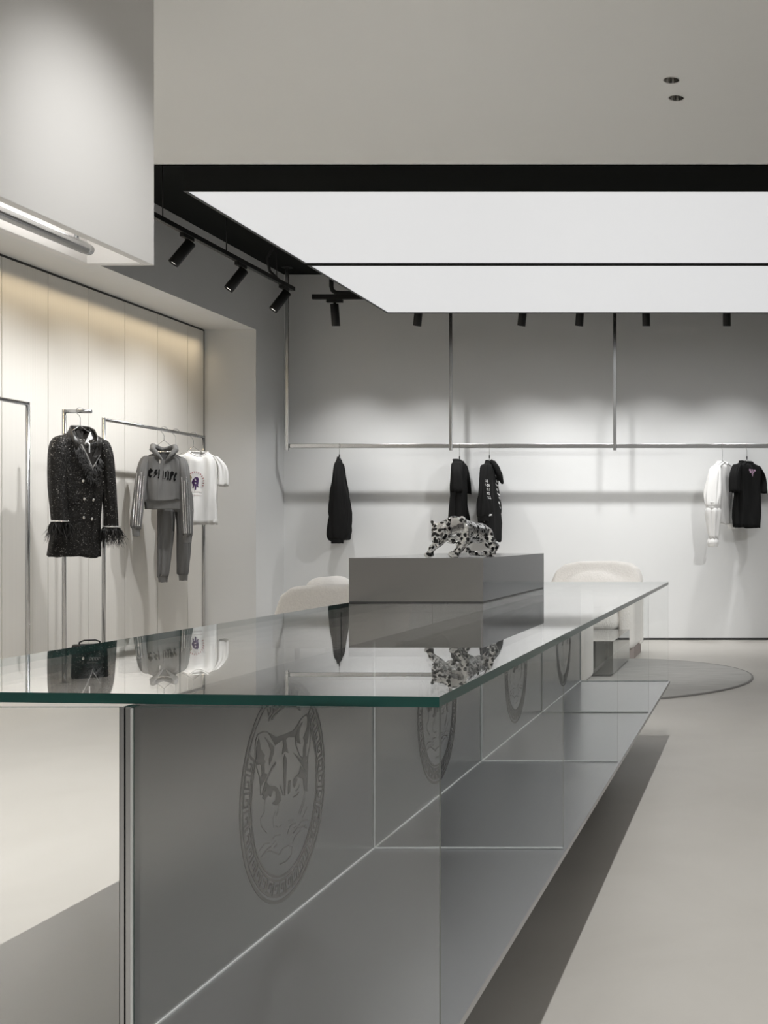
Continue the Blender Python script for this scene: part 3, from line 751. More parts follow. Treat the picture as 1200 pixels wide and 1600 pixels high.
# armchair facing the counter, behind the table
ch = thing('armchair', 'cream boucle armchair with a broad rounded back, behind the counter end', 'armchair', (-1.46, 9.9, 0), 'boucle seats')
bm = bmesh.new(); pts = [(-1.88, 0.08), (-1.88, 0.50), (-1.87, 0.64), (-1.83, 0.735), (-1.75, 0.80), (-1.62, 0.825), (-1.30, 0.828), (-1.17, 0.81), (-1.09, 0.76), (-1.06, 0.68), (-1.055, 0.56), (-1.055, 0.08)]
lo = [bm.verts.new((x, 9.95, z)) for x, z in pts]; hi = [bm.verts.new((x, 10.15, z)) for x, z in pts]
bm.faces.new(lo); bm.faces.new(hi[::-1])
for k in range(len(pts)): bm.faces.new((lo[k], hi[k], hi[(k + 1) % len(pts)], lo[(k + 1) % len(pts)]))
bmesh.ops.recalc_face_normals(bm, faces=bm.faces)
bm_ellipsoid(bm, (-1.47, 9.98, 0.52), (0.36, 0.11, 0.24))
solidify_form('backrest', bm, 'boucle', ch, 0.02, 4, -ch.location)
bm = bmesh.new(); rbox(bm, -1.74, -1.20, 9.42, 9.95, 0.24, 0.43, 0.07)
solidify_form('seat', bm, 'boucle', ch, 0.02, 3, -ch.location)
for x0, x1 in ((-1.205, -1.06), (-1.88, -1.735)):
    bm = bmesh.new(); rbox(bm, x0, x1, 9.45, 10.1, 0.08, 0.60, 0.055)
    a = solidify_form('armrest', bm, 'boucle', ch, 0.016, 3, -ch.location)
    box('foot', x0 + 0.01, x1 - 0.012, 9.52, 10.06, 0.0, 0.10, 'mauve', a, origin=ch.location)
bm = bmesh.new(); bm_ellipsoid(bm, (-1.47, 9.60, 0.50), (0.26, 0.14, 0.07)); cu = solidify_form('seat_cushion', bm, 'boucle', ch, 0.018, 3, -ch.location)

ch.location.y += 0.10
# armchair at the left, low and wide with rolled back
ch = thing('armchair', 'cream boucle armchair with sloping side left of the steel plinth', 'armchair', (-3.65, 9.9, 0), 'boucle seats')
bm = bmesh.new()
pts = [(-4.12, 0.10), (-4.11, 0.38), (-4.05, 0.55), (-3.95, 0.625), (-3.75, 0.64), (-3.5, 0.635), (-3.3, 0.63), (-3.2, 0.58), (-3.15, 0.40), (-3.15, 0.10)]
lo = [bm.verts.new((x, 9.45, z)) for x, z in pts]; hi = [bm.verts.new((x + 0.02, 9.72, z)) for x, z in pts]
bm.faces.new(lo); bm.faces.new(hi[::-1])
for k in range(len(pts)): bm.faces.new((lo[k], hi[k], hi[(k + 1) % len(pts)], lo[(k + 1) % len(pts)]))
bmesh.ops.recalc_face_normals(bm, faces=bm.faces)
solidify_form('backrest', bm, 'boucle', ch, 0.022, 8, -ch.location)
bm = bmesh.new(); rbox(bm, -4.08, -3.2, 9.68, 10.35, 0.12, 0.40, 0.09); solidify_form('seat', bm, 'boucle', ch, 0.025, 4, -ch.location)
bm = bmesh.new(); rbox(bm, -3.99, -3.72, 9.75, 10.35, 0.30, 0.69, 0.11); solidify_form('armrest', bm, 'boucle', ch, 0.022, 5, -ch.location)
bm = bmesh.new(); rbox(bm, -3.35, -3.18, 9.75, 10.35, 0.30, 0.60, 0.08); solidify_form('armrest', bm, 'boucle', ch, 0.022, 5, -ch.location)
for x in (-3.95, -3.3):
    for y in (9.58, 10.25): tube('foot', [(x, y, 0), (x, y, 0.14)], [0.02, 0.026], 'mauve', ch, 12)

# stool beside the table
st = thing('boucle_stool', 'cream boucle block stool seen through the counter glass beside the mirror table', 'stool', (-1.5, 8.0, 0.0135), 'boucle seats')
bm = bmesh.new(); rbox(bm, -1.78, -1.213, 7.72, 8.24, 0.022, 0.66, 0.03); solidify_form('body', bm, 'boucle', st, 0.016, 2, -st.location)
box('base', -1.75, -1.24, 7.75, 8.21, 0.0135, 0.03, 'mauve', st)
# mirror table
tb = thing('mirror_table', 'low mirror steel block table on the round rug', 'table', (-1.4, 8.8, 0.0135))
box('body', -1.76, -1.079, 8.28, 9.33, 0.03, 0.274, 'mirror', tb, bevel=0.002)
box('recessed_base', -1.74, -1.10, 8.30, 9.31, 0.0135, 0.03, 'plinth', tb)

# black handbags on the niche floor under the jacket
M['bag'] = mat('black_bag_leather', (0.012, 0.012, 0.013), 0.35, bump=0.3, bump_scale=150)
M['white_print'] = mat('white_print', (0.75, 0.75, 0.75), 0.6)
def bag(label, x, y, wd, h, dp, rz):
    t = thing('handbag', label, 'handbag', (x, y, 0), 'black handbags on the niche floor', rz)
    bm = bmesh.new(); bm_box(bm, -wd / 2, wd / 2, -dp / 2, dp / 2, 0, h, 0.015, 3)
    for v in bm.verts:
        k = v.co.z / h; v.co.y *= 1 - 0.45 * k; v.co.x *= 1 - 0.06 * k
    b = from_bm('body', bm, 'bag', t, True)
    bm = bmesh.new(); bm_tube(bm, [(-wd * 0.28, 0, h - 0.01), (-wd * 0.27, -0.01, h + 0.015), (-wd * 0.15, -0.015, h + 0.028), (wd * 0.15, -0.015, h + 0.028), (wd * 0.27, -0.01, h + 0.015), (wd * 0.28, 0, h - 0.01)], 0.006, 8)
    from_bm('handle', bm, 'bag', t, True)
    S = []
    for k in range(4):
        x0 = 0.0 + k * 0.017
        S += [(0.006, [(x0, h * 0.52), (x0, h * 0.60), (x0 + 0.012, h * 0.60)]), (0.0035, [(x0 + 0.012, h * 0.60), (x0 + 0.012, h * 0.55)])]
    S += [(0.003, [(-0.02, h * 0.45), (0.05, h * 0.45)]), (0.004, [(0.03, h * 0.75), (0.03, h * 0.9), (0.05, h * 0.9)])]
    V, F = flat_shapes([], S)
    bm = bmesh.new(); vs = [bm.verts.new((v[0], -dp / 2 * (1 - 0.45 * v[1] / h) - 0.003, v[1])) for v in V]
    for f in F: bm.faces.new([vs[i] for i in f])
    from_bm('lettering', bm, 'white_print', b)
bag('black handbag with white lettering on the niche floor below the jacket', -4.985, 8.34, 0.24, 0.25, 0.12, 0.6)
bag('smaller black handbag on the niche floor beside the rack post', -4.84, 8.62, 0.15, 0.20, 0.09, 0.9)

# ------------------------------------------------------------------ garments
M['black_cloth'] = mat('black_cotton', (0.013, 0.013, 0.013), 0.9, spec=0.15, bump=0.2, bump_scale=400, dist=0.001)
M['white_cloth'] = mat('white_cotton', (0.86, 0.855, 0.84), 0.85, spec=0.2, bump=0.15, bump_scale=400, dist=0.001)
M['grey_cloth'] = mat('grey_melange_jersey', (0.17, 0.169, 0.166), 0.9, spec=0.15, noise_scale=350, noise_amt=0.22, bump=0.2, bump_scale=400, dist=0.001)
M['grey_rib'] = mat('grey_ribbing', (0.19, 0.189, 0.186), 0.9, spec=0.15, noise_scale=300, noise_amt=0.2)
M['satin_black'] = mat('black_satin', (0.035, 0.033, 0.031), 0.35, spec=0.5)
M['feather'] = mat('black_feather', (0.012, 0.011, 0.010), 0.6)
M['crystal'] = mat('crystal_trim', (0.9, 0.9, 0.9), 0.12, 1.0, bump=1.0, bump_scale=260, dist=0.004)
M['silver_button'] = mat('silver_button', (0.8, 0.78, 0.74), 0.2, 1.0)
M['print_black'] = mat('flocked_black_print', (0.008, 0.008, 0.008), 0.95, spec=0.1)
M['print_purple'] = mat('purple_print', (0.06, 0.022, 0.10), 0.8)
M['print_red'] = mat('faded_red_print', (0.42, 0.16, 0.16), 0.8)
M['print_olive'] = mat('olive_print', (0.28, 0.22, 0.10), 0.8)
M['print_pink'] = mat('pink_print', (0.62, 0.42, 0.58), 0.8)
M['print_grey'] = mat('grey_print', (0.55, 0.50, 0.49), 0.8)
M['label_black'] = mat('woven_neck_label', (0.02, 0.02, 0.02), 0.8)
def sequin_mat():
    m, n, b = nt('black_sequin_tweed'); tc = n.nodes.new('ShaderNodeTexCoord')
    v = n.nodes.new('ShaderNodeTexVoronoi'); v.inputs['Scale'].default_value = 240
    n.links.new(tc.outputs['Object'], v.inputs['Vector'])
    sep = n.nodes.new('ShaderNodeSeparateColor'); n.links.new(v.outputs['Color'], sep.inputs[0])
    g = n.nodes.new('ShaderNodeMath'); g.operation = 'GREATER_THAN'; g.inputs[1].default_value = 0.965
    n.links.new(sep.outputs[0], g.inputs[0])
    mx = n.nodes.new('ShaderNodeMix'); mx.data_type = 'RGBA'; mx.inputs[6].default_value = (0.016, 0.015, 0.014, 1); mx.inputs[7].default_value = (0.30, 0.29, 0.27, 1)
    n.links.new(g.outputs[0], mx.inputs[0]); n.links.new(mx.outputs[2], b.inputs['Base Color']); n.links.new(g.outputs[0], b.inputs['Metallic'])
    b.inputs['Roughness'].default_value = 0.5; b.inputs['Specular IOR Level'].default_value = 0.2
    nm = n.nodes.new('ShaderNodeVectorMath'); nm.operation = 'MULTIPLY_ADD'; nm.inputs[1].default_value = (0.8, 0.8, 0.8)
    sb = n.nodes.new('ShaderNodeVectorMath'); sb.operation = 'SUBTRACT'; sb.inputs[1].default_value = (0.5, 0.5, 0.5)
    n.links.new(v.outputs['Color'], sb.inputs[0]); n.links.new(sb.outputs[0], nm.inputs[0])
    geo = n.nodes.new('ShaderNodeNewGeometry'); n.links.new(geo.outputs['Normal'], nm.inputs[2])
    no = n.nodes.new('ShaderNodeVectorMath'); no.operation = 'NORMALIZE'; n.links.new(nm.outputs[0], no.inputs[0]); n.links.new(no.outputs[0], b.inputs['Normal'])
    return m
M['sequin'] = sequin_mat()
M['sequin_silver'] = mat('silver_sequin_stripe', (0.75, 0.75, 0.75), 0.25, 1.0, bump=1.0, bump_scale=220, dist=0.006)

def interp(secs, m):
    """Catmull-Rom between sections; a section is (z, cx, cy, a, b)"""
    out = []
    for i in range(len(secs) - 1):
        p0 = secs[max(i - 1, 0)]; p1 = secs[i]; p2 = secs[i + 1]; p3 = secs[min(i + 2, len(secs) - 1)]
        for k in range(m):
            t = k / m
            out.append(tuple(0.5 * (2 * q1 + (q2 - q0) * t + (2 * q0 - 5 * q1 + 4 * q2 - q3) * t * t + (3 * q1 - q0 - 3 * q2 + q3) * t ** 3) for q0, q1, q2, q3 in zip(p0, p1, p2, p3)))
    out.append(secs[-1])
    return out

def cloth(name, secs, mats, parent, folds=0.0, seed=0, n=56, m=5, sq=2.6, neck=0.0, closed_top=False, freq=2.2, hem=True, label=None):
    """soft tube lofted through horizontal sections, with drapery folds that deepen downwards"""
    S = interp(secs, m); bm = bmesh.new(); rings = []
    z0, z1 = S[0][0], S[-1][0]
    for i, (z, cx, cy, a, b) in enumerate(S):
        k = (z0 - z) / (z0 - z1)
        ring = []
        for j in range(n):
            th = 2 * PI * j / n; c, s = math.cos(th), math.sin(th)
            ux = math.copysign(abs(c) ** (2 / sq), c); uy = math.copysign(abs(s) ** (2 / sq), s)
            d = folds * min(1, 0.15 + k * 1.4) * noise.noise(Vector((c * freq + seed * 3.1, s * freq, z * 1.7 + seed)))
            d += folds * 0.4 * noise.noise(Vector((c * freq * 2.3 + seed, s * freq * 2.3, z * 5 + seed)))
            x = cx + ux * a + d * c * 0.4; y = cy + uy * b + d * (1 if s >= 0 else -1) * min(1, abs(s) * 3) * 1.0
            zz = z
            if neck and k < 0.16: zz -= neck * max(0, -s) * (1 - k / 0.16) * math.exp(-((ux * a) / 0.075) ** 2)
            zz += min(0.014, 0.035 * (z0 - z1)) * k ** 5 * noise.noise(Vector((c * 1.8 + seed, s * 1.3, seed * 1.7))) * 1.6
            ring.append(bm.verts.new((x, y, zz)))
        rings.append(ring)
    for A, B in zip(rings, rings[1:]):
        for j in range(n): bm.faces.new((A[j], A[(j + 1) % n], B[(j + 1) % n], B[j]))
    if hem:                                                    # turned-in hem
        c = Vector((S[-1][1], S[-1][2], 0))
        inner = [bm.verts.new((c.x + (v.co.x - c.x) * 0.95, c.y + (v.co.y - c.y) * 0.88, v.co.z + 0.002)) for v in rings[-1]]
        inner2 = [bm.verts.new((v.co.x, v.co.y, v.co.z + 0.05)) for v in inner]
        for A, B in ((rings[-1], inner), (inner, inner2)):
            for j in range(n): bm.faces.new((A[j], A[(j + 1) % n], B[(j + 1) % n], B[j]))
    if closed_top: bm.faces.new(rings[0][::-1])
    top = [v.co.copy() for v in rings[0]]
    o = from_bm(name, bm, mats, parent, True, label)
    o['_n'] = 0; del o['_n']
    return o, top

def bvh(o):
    return BVHTree.FromPolygons([v.co[:] for v in o.data.vertices], [p.vertices[:] for p in o.data.polygons])

def decal(name, target, fills, strokes, mats, parent, lift=0.003, side=-1, tri=0.012):
    """shapes in the garment's (x, z) plane pressed onto its front"""
    V, F = flat_shapes(fills, strokes)
    bm = bmesh.new(); vs = [bm.verts.new((v[0], 0, v[1])) for v in V]
    for f in F:
        try: bm.faces.new([vs[i] for i in f])
        except ValueError: pass
    for _ in range(4):
        es = [e for e in bm.edges if e.calc_length() > tri]
        if not es: break
        bmesh.ops.subdivide_edges(bm, edges=es, cuts=1)
    T = bvh(target)
    for v in bm.verts:
        hit = T.ray_cast(Vector((v.co.x, side * 2.0, v.co.z)), Vector((0, -side, 0)))
        v.co.y = (hit[0].y if hit[0] else 0) + side * lift
    return from_bm(name, bm, mats, parent)

def rim(name, pts, r, mats, parent, n=8):
    bm = bmesh.new(); bm_tube(bm, pts, r, n, False, True)
    return from_bm(name, bm, mats, parent, True)

def hanger(label, loc, rz, drop=0.16, span=0.18, clip=False, knob=True):
    """wire hanger hooked over a rail whose centre is loc"""
    t = thing('clothes_hanger', label, 'hanger', loc, 'wire hangers', rz)
    R = 0.027; pts = [(R * math.cos(a), 0, R * math.sin(a)) for a in [math.radians(x) for x in range(-25, 181, 15)]]
    pts += [(-R * 0.8, 0, -0.015), (-0.006, 0, -0.03), (0, 0, -0.045), (0, 0, -drop)]
    bm = bmesh.new(); bm_tube(bm, pts, 0.0022, 6); from_bm('hook', bm, 'wire', t, True)
    if knob:
        bm = bmesh.new(); bm_tube(bm, [(0, 0, -drop + 0.03), (0, 0, -drop + 0.002)], 0.006, 8); from_bm('collar', bm, 'black', t, True)
    bm = bmesh.new()
    if clip:
        bm_tube(bm, [(-span, 0, -drop), (span, 0, -drop)], 0.003, 6)
    else:
        bm_tube(bm, [(0, 0, -drop), (-span * 0.35, 0, -drop - 0.035), (-span, 0, -drop - 0.085), (-span * 0.9, 0, -drop - 0.1), (0, 0, -drop - 0.1), (span * 0.9, 0, -drop - 0.1), (span, 0, -drop - 0.085), (span * 0.35, 0, -drop - 0.035), (0, 0, -drop)], 0.0025, 6)
    from_bm('shoulder_wire', bm, 'wire', t, True)
    if clip:
        for s in (-1, 1):
            bm = bmesh.new(); bm_box(bm, s * span * 0.8 - 0.01, s * span * 0.8 + 0.01, -0.008, 0.008, -drop - 0.03, -drop + 0.006, 0.002); from_bm('clip', bm, 'wire', t)
    return t

def fringe(name, ring_fn, count, length, mats, parent, seed, spread=0.03):
    """feather strands hanging from a ring"""
    rnd = random.Random(seed); bm = bmesh.new()
    for k in range(count):
        p = Vector(ring_fn(rnd.random())); L = length * rnd.uniform(0.55, 1.15)
        d = Vector((rnd.uniform(-1, 1) * spread, rnd.uniform(-1, 1) * spread, 0)); cur = Vector((rnd.uniform(-1, 1) * 0.015, rnd.uniform(-1, 1) * 0.015, 0))
        wv = Vector((rnd.uniform(-1, 1), rnd.uniform(-1, 1), 0)).normalized()
        prev = None
        for i in range(5):
            t = i / 4; c = p + d * t + cur * math.sin(t * 5) + Vector((0, 0, -L * t)); wd = 0.0036 * (1 - 0.85 * t)
            q = (bm.verts.new(c - wv * wd), bm.verts.new(c + wv * wd))
            if prev: bm.faces.new((prev[0], prev[1], q[1], q[0]))
            prev = q
    return from_bm(name, bm, mats, parent)

# --- black sequin jacket on the single stand -------------------------------------------------
JX, JY, JRZ = -4.855, 8.00, math.radians(48)
jk = thing('sequin_jacket', 'long black sequin blazer with feather cuffs and crystal lapel trim', 'jacket', (JX, JY, 0), rz=JRZ)
jx = lambda px: (px - 119) / 245.0
jz = lambda py: 1.05 + (838 - py) / 218.5
body, top = cloth('body', [(jz(666), 0.02, 0.035, 0.050, 0.045), (jz(674), 0.02, 0.03, 0.075, 0.055), (jz(681), 0.02, 0.02, 0.118, 0.062), (jz(688), 0.02, 0.0, 0.150, 0.068), (jz(702), 0.018, 0, 0.155, 0.066),
                    (jz(735), 0.015, 0, 0.145, 0.068), (jz(780), 0.008, 0, 0.130, 0.062), (jz(810), -0.01, 0, 0.142, 0.064), (jz(840), -0.025, 0, 0.158, 0.066), (jz(869), -0.035, 0, 0.168, 0.068)],
                   'sequin', jk, folds=0.03, seed=2, neck=0.10)
sl, _ = cloth('sleeve', [(jz(682), -0.105, 0, 0.02, 0.03), (jz(688), -0.125, -0.005, 0.045, 0.055), (jz(705), -0.140, -0.02, 0.058, 0.066), (jz(745), -0.150, -0.035, 0.055, 0.066), (jz(785), -0.150, -0.055, 0.050, 0.06), (jz(817), -0.142, -0.07, 0.050, 0.056)], 'sequin', jk, 0.012, 5, closed_top=True, sq=2.2)
sr, _ = cloth('sleeve', [(jz(684), 0.135, 0, 0.018, 0.03), (jz(690), 0.150, 0, 0.040, 0.055), (jz(710), 0.165, -0.01, 0.050, 0.064), (jz(750), 0.180, -0.02, 0.048, 0.062), (jz(790), 0.190, -0.03, 0.044, 0.058), (jz(825), 0.195, -0.04, 0.042, 0.052)], 'sequin', jk, 0.012, 8, closed_top=True, sq=2.2)
for part, (cx, cy, z) in ((sl, (-0.142, -0.07, jz(815))), (sr, (0.195, -0.04, jz(823)))):
    rim('crystal_band', [(cx + 0.052 * math.cos(a), cy + 0.058 * math.sin(a), z) for a in [k * PI / 12 for k in range(24)]], 0.007, 'crystal', part)
    fringe('feather_cuff', lambda u, cx=cx, cy=cy, z=z: (cx + 0.052 * math.cos(u * 2 * PI), cy + 0.056 * math.sin(u * 2 * PI), z - 0.004), 260, 0.135, 'feather', part, int(z * 1000), 0.05)
P2 = lambda l: [(jx(a), jz(b)) for a, b in l]
# dark lining in the neck opening, lapels, collar
decal('lining', body, [P2([(120, 670), (139, 672), (146, 700), (140, 728), (134, 742), (124, 712), (117, 690)])], [], 'satin_black', jk, 0.002)
decal('lapel', body, [P2([(110, 684), (117, 694), (139, 744), (131, 738), (116, 716), (105, 698)])], [], 'satin_black', jk, 0.006)
decal('lapel', body, [P2([(143, 678), (150, 688), (148, 708), (135, 731), (131, 722), (140, 700)])], [], 'satin_black', jk, 0.007)
bm = bmesh.new()                                               # stand-and-fall collar swept round the neck
N_ = [(-0.022, -0.066, jz(692)), (-0.045, -0.045, jz(681)), (-0.052, 0.0, jz(671)), (-0.035, 0.05, jz(666)), (0.02, 0.07, jz(664.5)), (0.075, 0.05, jz(666)), (0.092, 0.0, jz(671)), (0.096, -0.045, jz(682)), (0.086, -0.066, jz(693))]
prev = None
for i, p in enumerate(N_):
    p = Vector(p); out = Vector((p.x - 0.02, p.y - 0.0, 0)).normalized()
    q = [p, p + out * 0.008 + Vector((0, 0, 0.006)), p + out * 0.030 - Vector((0, 0, 0.045)), p + out * 0.024 - Vector((0, 0, 0.047))]
    ring = [bm.verts.new(v) for v in q]
    if prev:
        for k in range(4): bm.faces.new((prev[k], prev[(k + 1) % 4], ring[(k + 1) % 4], ring[k]))
    else: bm.faces.new(ring)
    prev = ring
bm.faces.new(prev[::-1])
from_bm('collar', bm, 'satin_black', jk, True)
decal('crystal_trim', body, [], [(0.010, P2([(116, 695), (122, 707), (128, 719), (134, 732), (139, 744)])), (0.007, P2([(147, 710), (141, 720), (134, 731)]))], 'crystal', jk, 0.012)
decal('hang_tag', body, [], [(0.008, P2([(129, 681), (129, 708)]))], 'white_print', jk, 0.006)
rnd = random.Random(3)
T = bvh(body); bm = bmesh.new()
for k in range(330):                                            # feather lapel edge
    u = rnd.random(); x = jx(114 + 24 * u + rnd.uniform(-8, 4)); z = jz(697 + 46 * u + rnd.uniform(-3, 10))
    if k % 4 == 0: x = jx(146 - 10 * u + rnd.uniform(0, 5)); z = jz(712 + 20 * u + rnd.uniform(0, 8))
    hit = T.ray_cast(Vector((x, -2, z)), Vector((0, 1, 0)))
    if not hit[0]: continue
    y = hit[0].y; dx = rnd.uniform(-0.03, 0.025); L = rnd.uniform(0.035, 0.075); prev = None
    for i in range(4):
        t = i / 3; c = Vector((x + dx * t, y - 0.004 - 0.022 * math.sin(t * PI * 0.8), z - L * t)); wd = 0.003 * (1 - 0.8 * t)
        q = (bm.verts.new(c - Vector((wd, 0, 0))), bm.verts.new(c + Vector((wd, 0, 0))))
        if prev: bm.faces.new((prev[0], prev[1], q[1], q[0]))
        prev = q
from_bm('feather_trim', bm, 'feather', jk)
for bxp, byp in ((119, 752), (122, 780), (136.5, 781), (121, 809), (134.5, 811)):
    hit = T.ray_cast(Vector((jx(bxp), -2, jz(byp))), Vector((0, 1, 0)))
    bm = bmesh.new(); bm_ellipsoid(bm, (jx(bxp), (hit[0].y if hit[0] else -0.09) - 0.004, jz(byp)), (0.0105, 0.006, 0.0125), None, 2); from_bm('button', bm, 'silver_button', jk, True)
decal('pocket_flap', body, [P2([(99, 779), (117, 782), (117, 788), (99, 787)])], [], 'sequin', jk, 0.008)
hanger('wire hanger holding the black sequin jacket', (JX, 8.01, RKZ), JRZ, 0.10, 0.12, knob=False)

# --- grey zip hoodie -------------------------------------------------------------------------
HX, HY, HRZ = -5.0, 9.41, math.radians(30)
hd = thing('zip_hoodie', 'grey cropped zip hoodie with black gothic lettering and silver sleeve stripes', 'hoodie', (HX, HY, 0), rz=HRZ)
hx = lambda px: (px - 255.5) / 211.0
hz = lambda py: 1.05 + (838 - py) / 186.0
H2 = lambda l: [(hx(a), hz(b)) for a, b in l]
hb_, _ = cloth('body', [(hz(706), 0, 0, 0.055, 0.05), (hz(710), 0, 0, 0.095, 0.055), (hz(716), 0, 0, 0.136, 0.055), (hz(730), 0, 0, 0.155, 0.062), (hz(760), 0, 0, 0.157, 0.066), (hz(783), 0, 0, 0.152, 0.068)], 'grey_cloth', hd, 0.036, 11, neck=0.07, sq=4)
cloth('waistband', [(hz(781), 0, 0, 0.154, 0.070), (hz(784), 0, 0, 0.146, 0.064), (hz(796), -0.0, 0, 0.140, 0.060)], 'grey_rib', hd, 0.010, 12)
for s, cx0, cx1, zc, sd in ((-1, -0.135, -0.205, hz(826), 14), (1, 0.135, 0.172, hz(837), 15)):
    zt = hz(713); zm = (zt + zc) / 2
    sv, _ = cloth('sleeve', [(zt, cx0 * 0.9, 0, 0.02, 0.03), (zt - 0.03, cx0, 0, 0.038, 0.05), (zt - 0.12, cx0 * 0.7 + cx1 * 0.3, -0.015, 0.046, 0.06), (zm, cx0 * 0.35 + cx1 * 0.65, -0.03, 0.043, 0.056), (zc + 0.05, cx1, -0.04, 0.043, 0.052), (zc, cx1, -0.04, 0.036, 0.042)], 'grey_cloth', hd, 0.016, sd, closed_top=True, sq=2.2)
    cloth('cuff', [(zc + 0.004, cx1, -0.04, 0.034, 0.038), (zc - 0.012, cx1, -0.04, 0.030, 0.034), (zc - 0.065, cx1, -0.04, 0.027, 0.031)], 'grey_rib', sv, 0.004, sd + 3)
    sts = []
    for q in range(4):
        dx = (-0.026 + 0.017 * q); za = zm + 0.16 - 0.03 * (q % 2)
        sts.append((0.0065, [(cx0 * 0.45 + cx1 * 0.55 + dx, za), (cx0 * 0.2 + cx1 * 0.8 + dx, (za + zc) / 2), (cx1 + dx * 0.95, zc + 0.02)]))
    decal('sequin_stripe', sv, [], sts, 'sequin_silver', sv, 0.004)
# hood lying open on the shoulders
bm = bmesh.new()
for s in (-1, 1):
    bm_tube(bm, [(s * 0.012, -0.065, hz(720)), (s * 0.05, -0.066, hz(711)), (s * 0.086, -0.045, hz(703)), (s * 0.082, -0.005, hz(697.5)), (s * 0.04, 0.05, hz(700)), (0, 0.06, hz(702))], [0.008, 0.017, 0.024, 0.025, 0.022, 0.02], 14)
solidify_form('hood', bm, 'grey_cloth', hd, 0.007, 3)
decal('neck_lining', hb_, [H2([(244, 710), (268, 710), (262, 716), (250, 716)])], [], 'grey_rib', hd, 0.001)
decal('zip', hb_, [], [(0.007, H2([(248.5, 721), (247.5, 745), (246.5, 782)]))], 'grey_rib', hd, 0.004)
decal('zip_pull', hb_, [], [(0.012, H2([(248.6, 719), (248.6, 725)]))], 'silver_button', hd, 0.008)
decal('drawstring', hb_, [], [(0.005, H2([(237, 714), (237, 728)])), (0.005, H2([(256, 716), (255, 745), (254, 767)]))], 'grey_rib', hd, 0.006)
# blackletter lettering: (x, y) traced in strokes
G = lambda l: H2([(221 + a / 18.6, 720 + b / 17.14) for a, b in l])
let_f = [G([(160, 250), (168, 250), (165, 470), (150, 470)]),
         G([(185, 280), (250, 215), (318, 275), (300, 320), (225, 350), (225, 395), (240, 410), (300, 410), (235, 480), (175, 420)]),
         G([(345, 340), (370, 270), (400, 245), (445, 245), (445, 275), (410, 320), (455, 330), (455, 355), (330, 470), (310, 470), (385, 375), (345, 365)]),
         G([(480, 260), (515, 235), (510, 330), (515, 350), (495, 460), (475, 495), (445, 455), (470, 445), (470, 340)]),
         G([(610, 280), (650, 255), (635, 330), (630, 460), (660, 470), (660, 310), (705, 285), (700, 420), (655, 520), (640, 490), (610, 505), (590, 480)]),
         G([(730, 275), (750, 262), (790, 310), (775, 470), (800, 500), (705, 525), (720, 480), (735, 470), (745, 330)]),
         G([(820, 310), (870, 275), (930, 310), (915, 390), (860, 430), (850, 500), (815, 545), (785, 520), (805, 470), (815, 370)]),
         G([(935, 370), (990, 295), (1018, 350), (970, 430), (950, 470), (990, 495), (940, 565), (905, 500), (915, 440)])]
decal('lettering', hb_, let_f, [], 'print_black', hd, 0.005)
hanger('wire hanger holding the grey hoodie', (HX, HY, RKZ), HRZ, 0.085, 0.11, knob=False)

# --- grey jogger trousers --------------------------------------------------------------------
TX, TY, TRZ = -5.0, 9.60, math.radians(30)
jt = thing('jogging_trousers', 'grey jogger trousers hanging behind the hoodie', 'trousers', (TX, TY, 0), rz=TRZ)
tz = lambda py: 1.05 + (838 - py) / 182.5
tx_ = lambda px: (px - 272) / 207.0
cloth('waistband', [(tz(728), -0.03, 0, 0.10, 0.02), (tz(735), -0.03, 0, 0.10, 0.03)], 'grey_rib', jt, 0.006, 31)
cloth('hips', [(tz(735), -0.03, 0, 0.10, 0.03), (tz(750), -0.02, 0, 0.115, 0.05), (tz(775), 0, 0, 0.13, 0.055), (tz(800), 0, 0, 0.136, 0.05)], 'grey_cloth', jt, 0.012, 32)
for pts in ([(tz(795), tx_(258), 0, 0.072, 0.055), (tz(830), tx_(256.5), 0, 0.066, 0.055), (tz(870), tx_(254), 0, 0.056, 0.05), (tz(896), tx_(252), 0, 0.047, 0.045), (tz(900), tx_(252), 0, 0.038, 0.036)],
            [(tz(795), tx_(286), 0, 0.070, 0.055), (tz(830), tx_(286), 0, 0.060, 0.055), (tz(870), tx_(285), 0, 0.052, 0.05), (tz(894), tx_(284), 0, 0.044, 0.045), (tz(898), tx_(284), 0, 0.036, 0.036)]):
    lg, _ = cloth('leg', pts, 'grey_cloth', jt, 0.026, int(pts[0][1] * 1000), closed_top=True)
    e = pts[-1]
    cloth('ankle_cuff', [(e[0] + 0.003, e[1], 0, e[3], e[4]), (e[0] - 0.05, e[1], 0, e[3] * 0.9, e[4] * 0.9)], 'grey_rib', lg, 0.003, 9)
bm = bmesh.new(); bm_tube(bm, [(tx_(268), -0.062, tz(800)), (tx_(268), -0.068, tz(815)), (tx_(267.5), -0.066, tz(830))], 0.004, 6); from_bm('drawstring', bm, 'black_cloth', jt, True)
hanger('clip hanger holding the grey jogger trousers', (TX, TY, RKZ), TRZ, 0.30, 0.09, clip=True, knob=False)

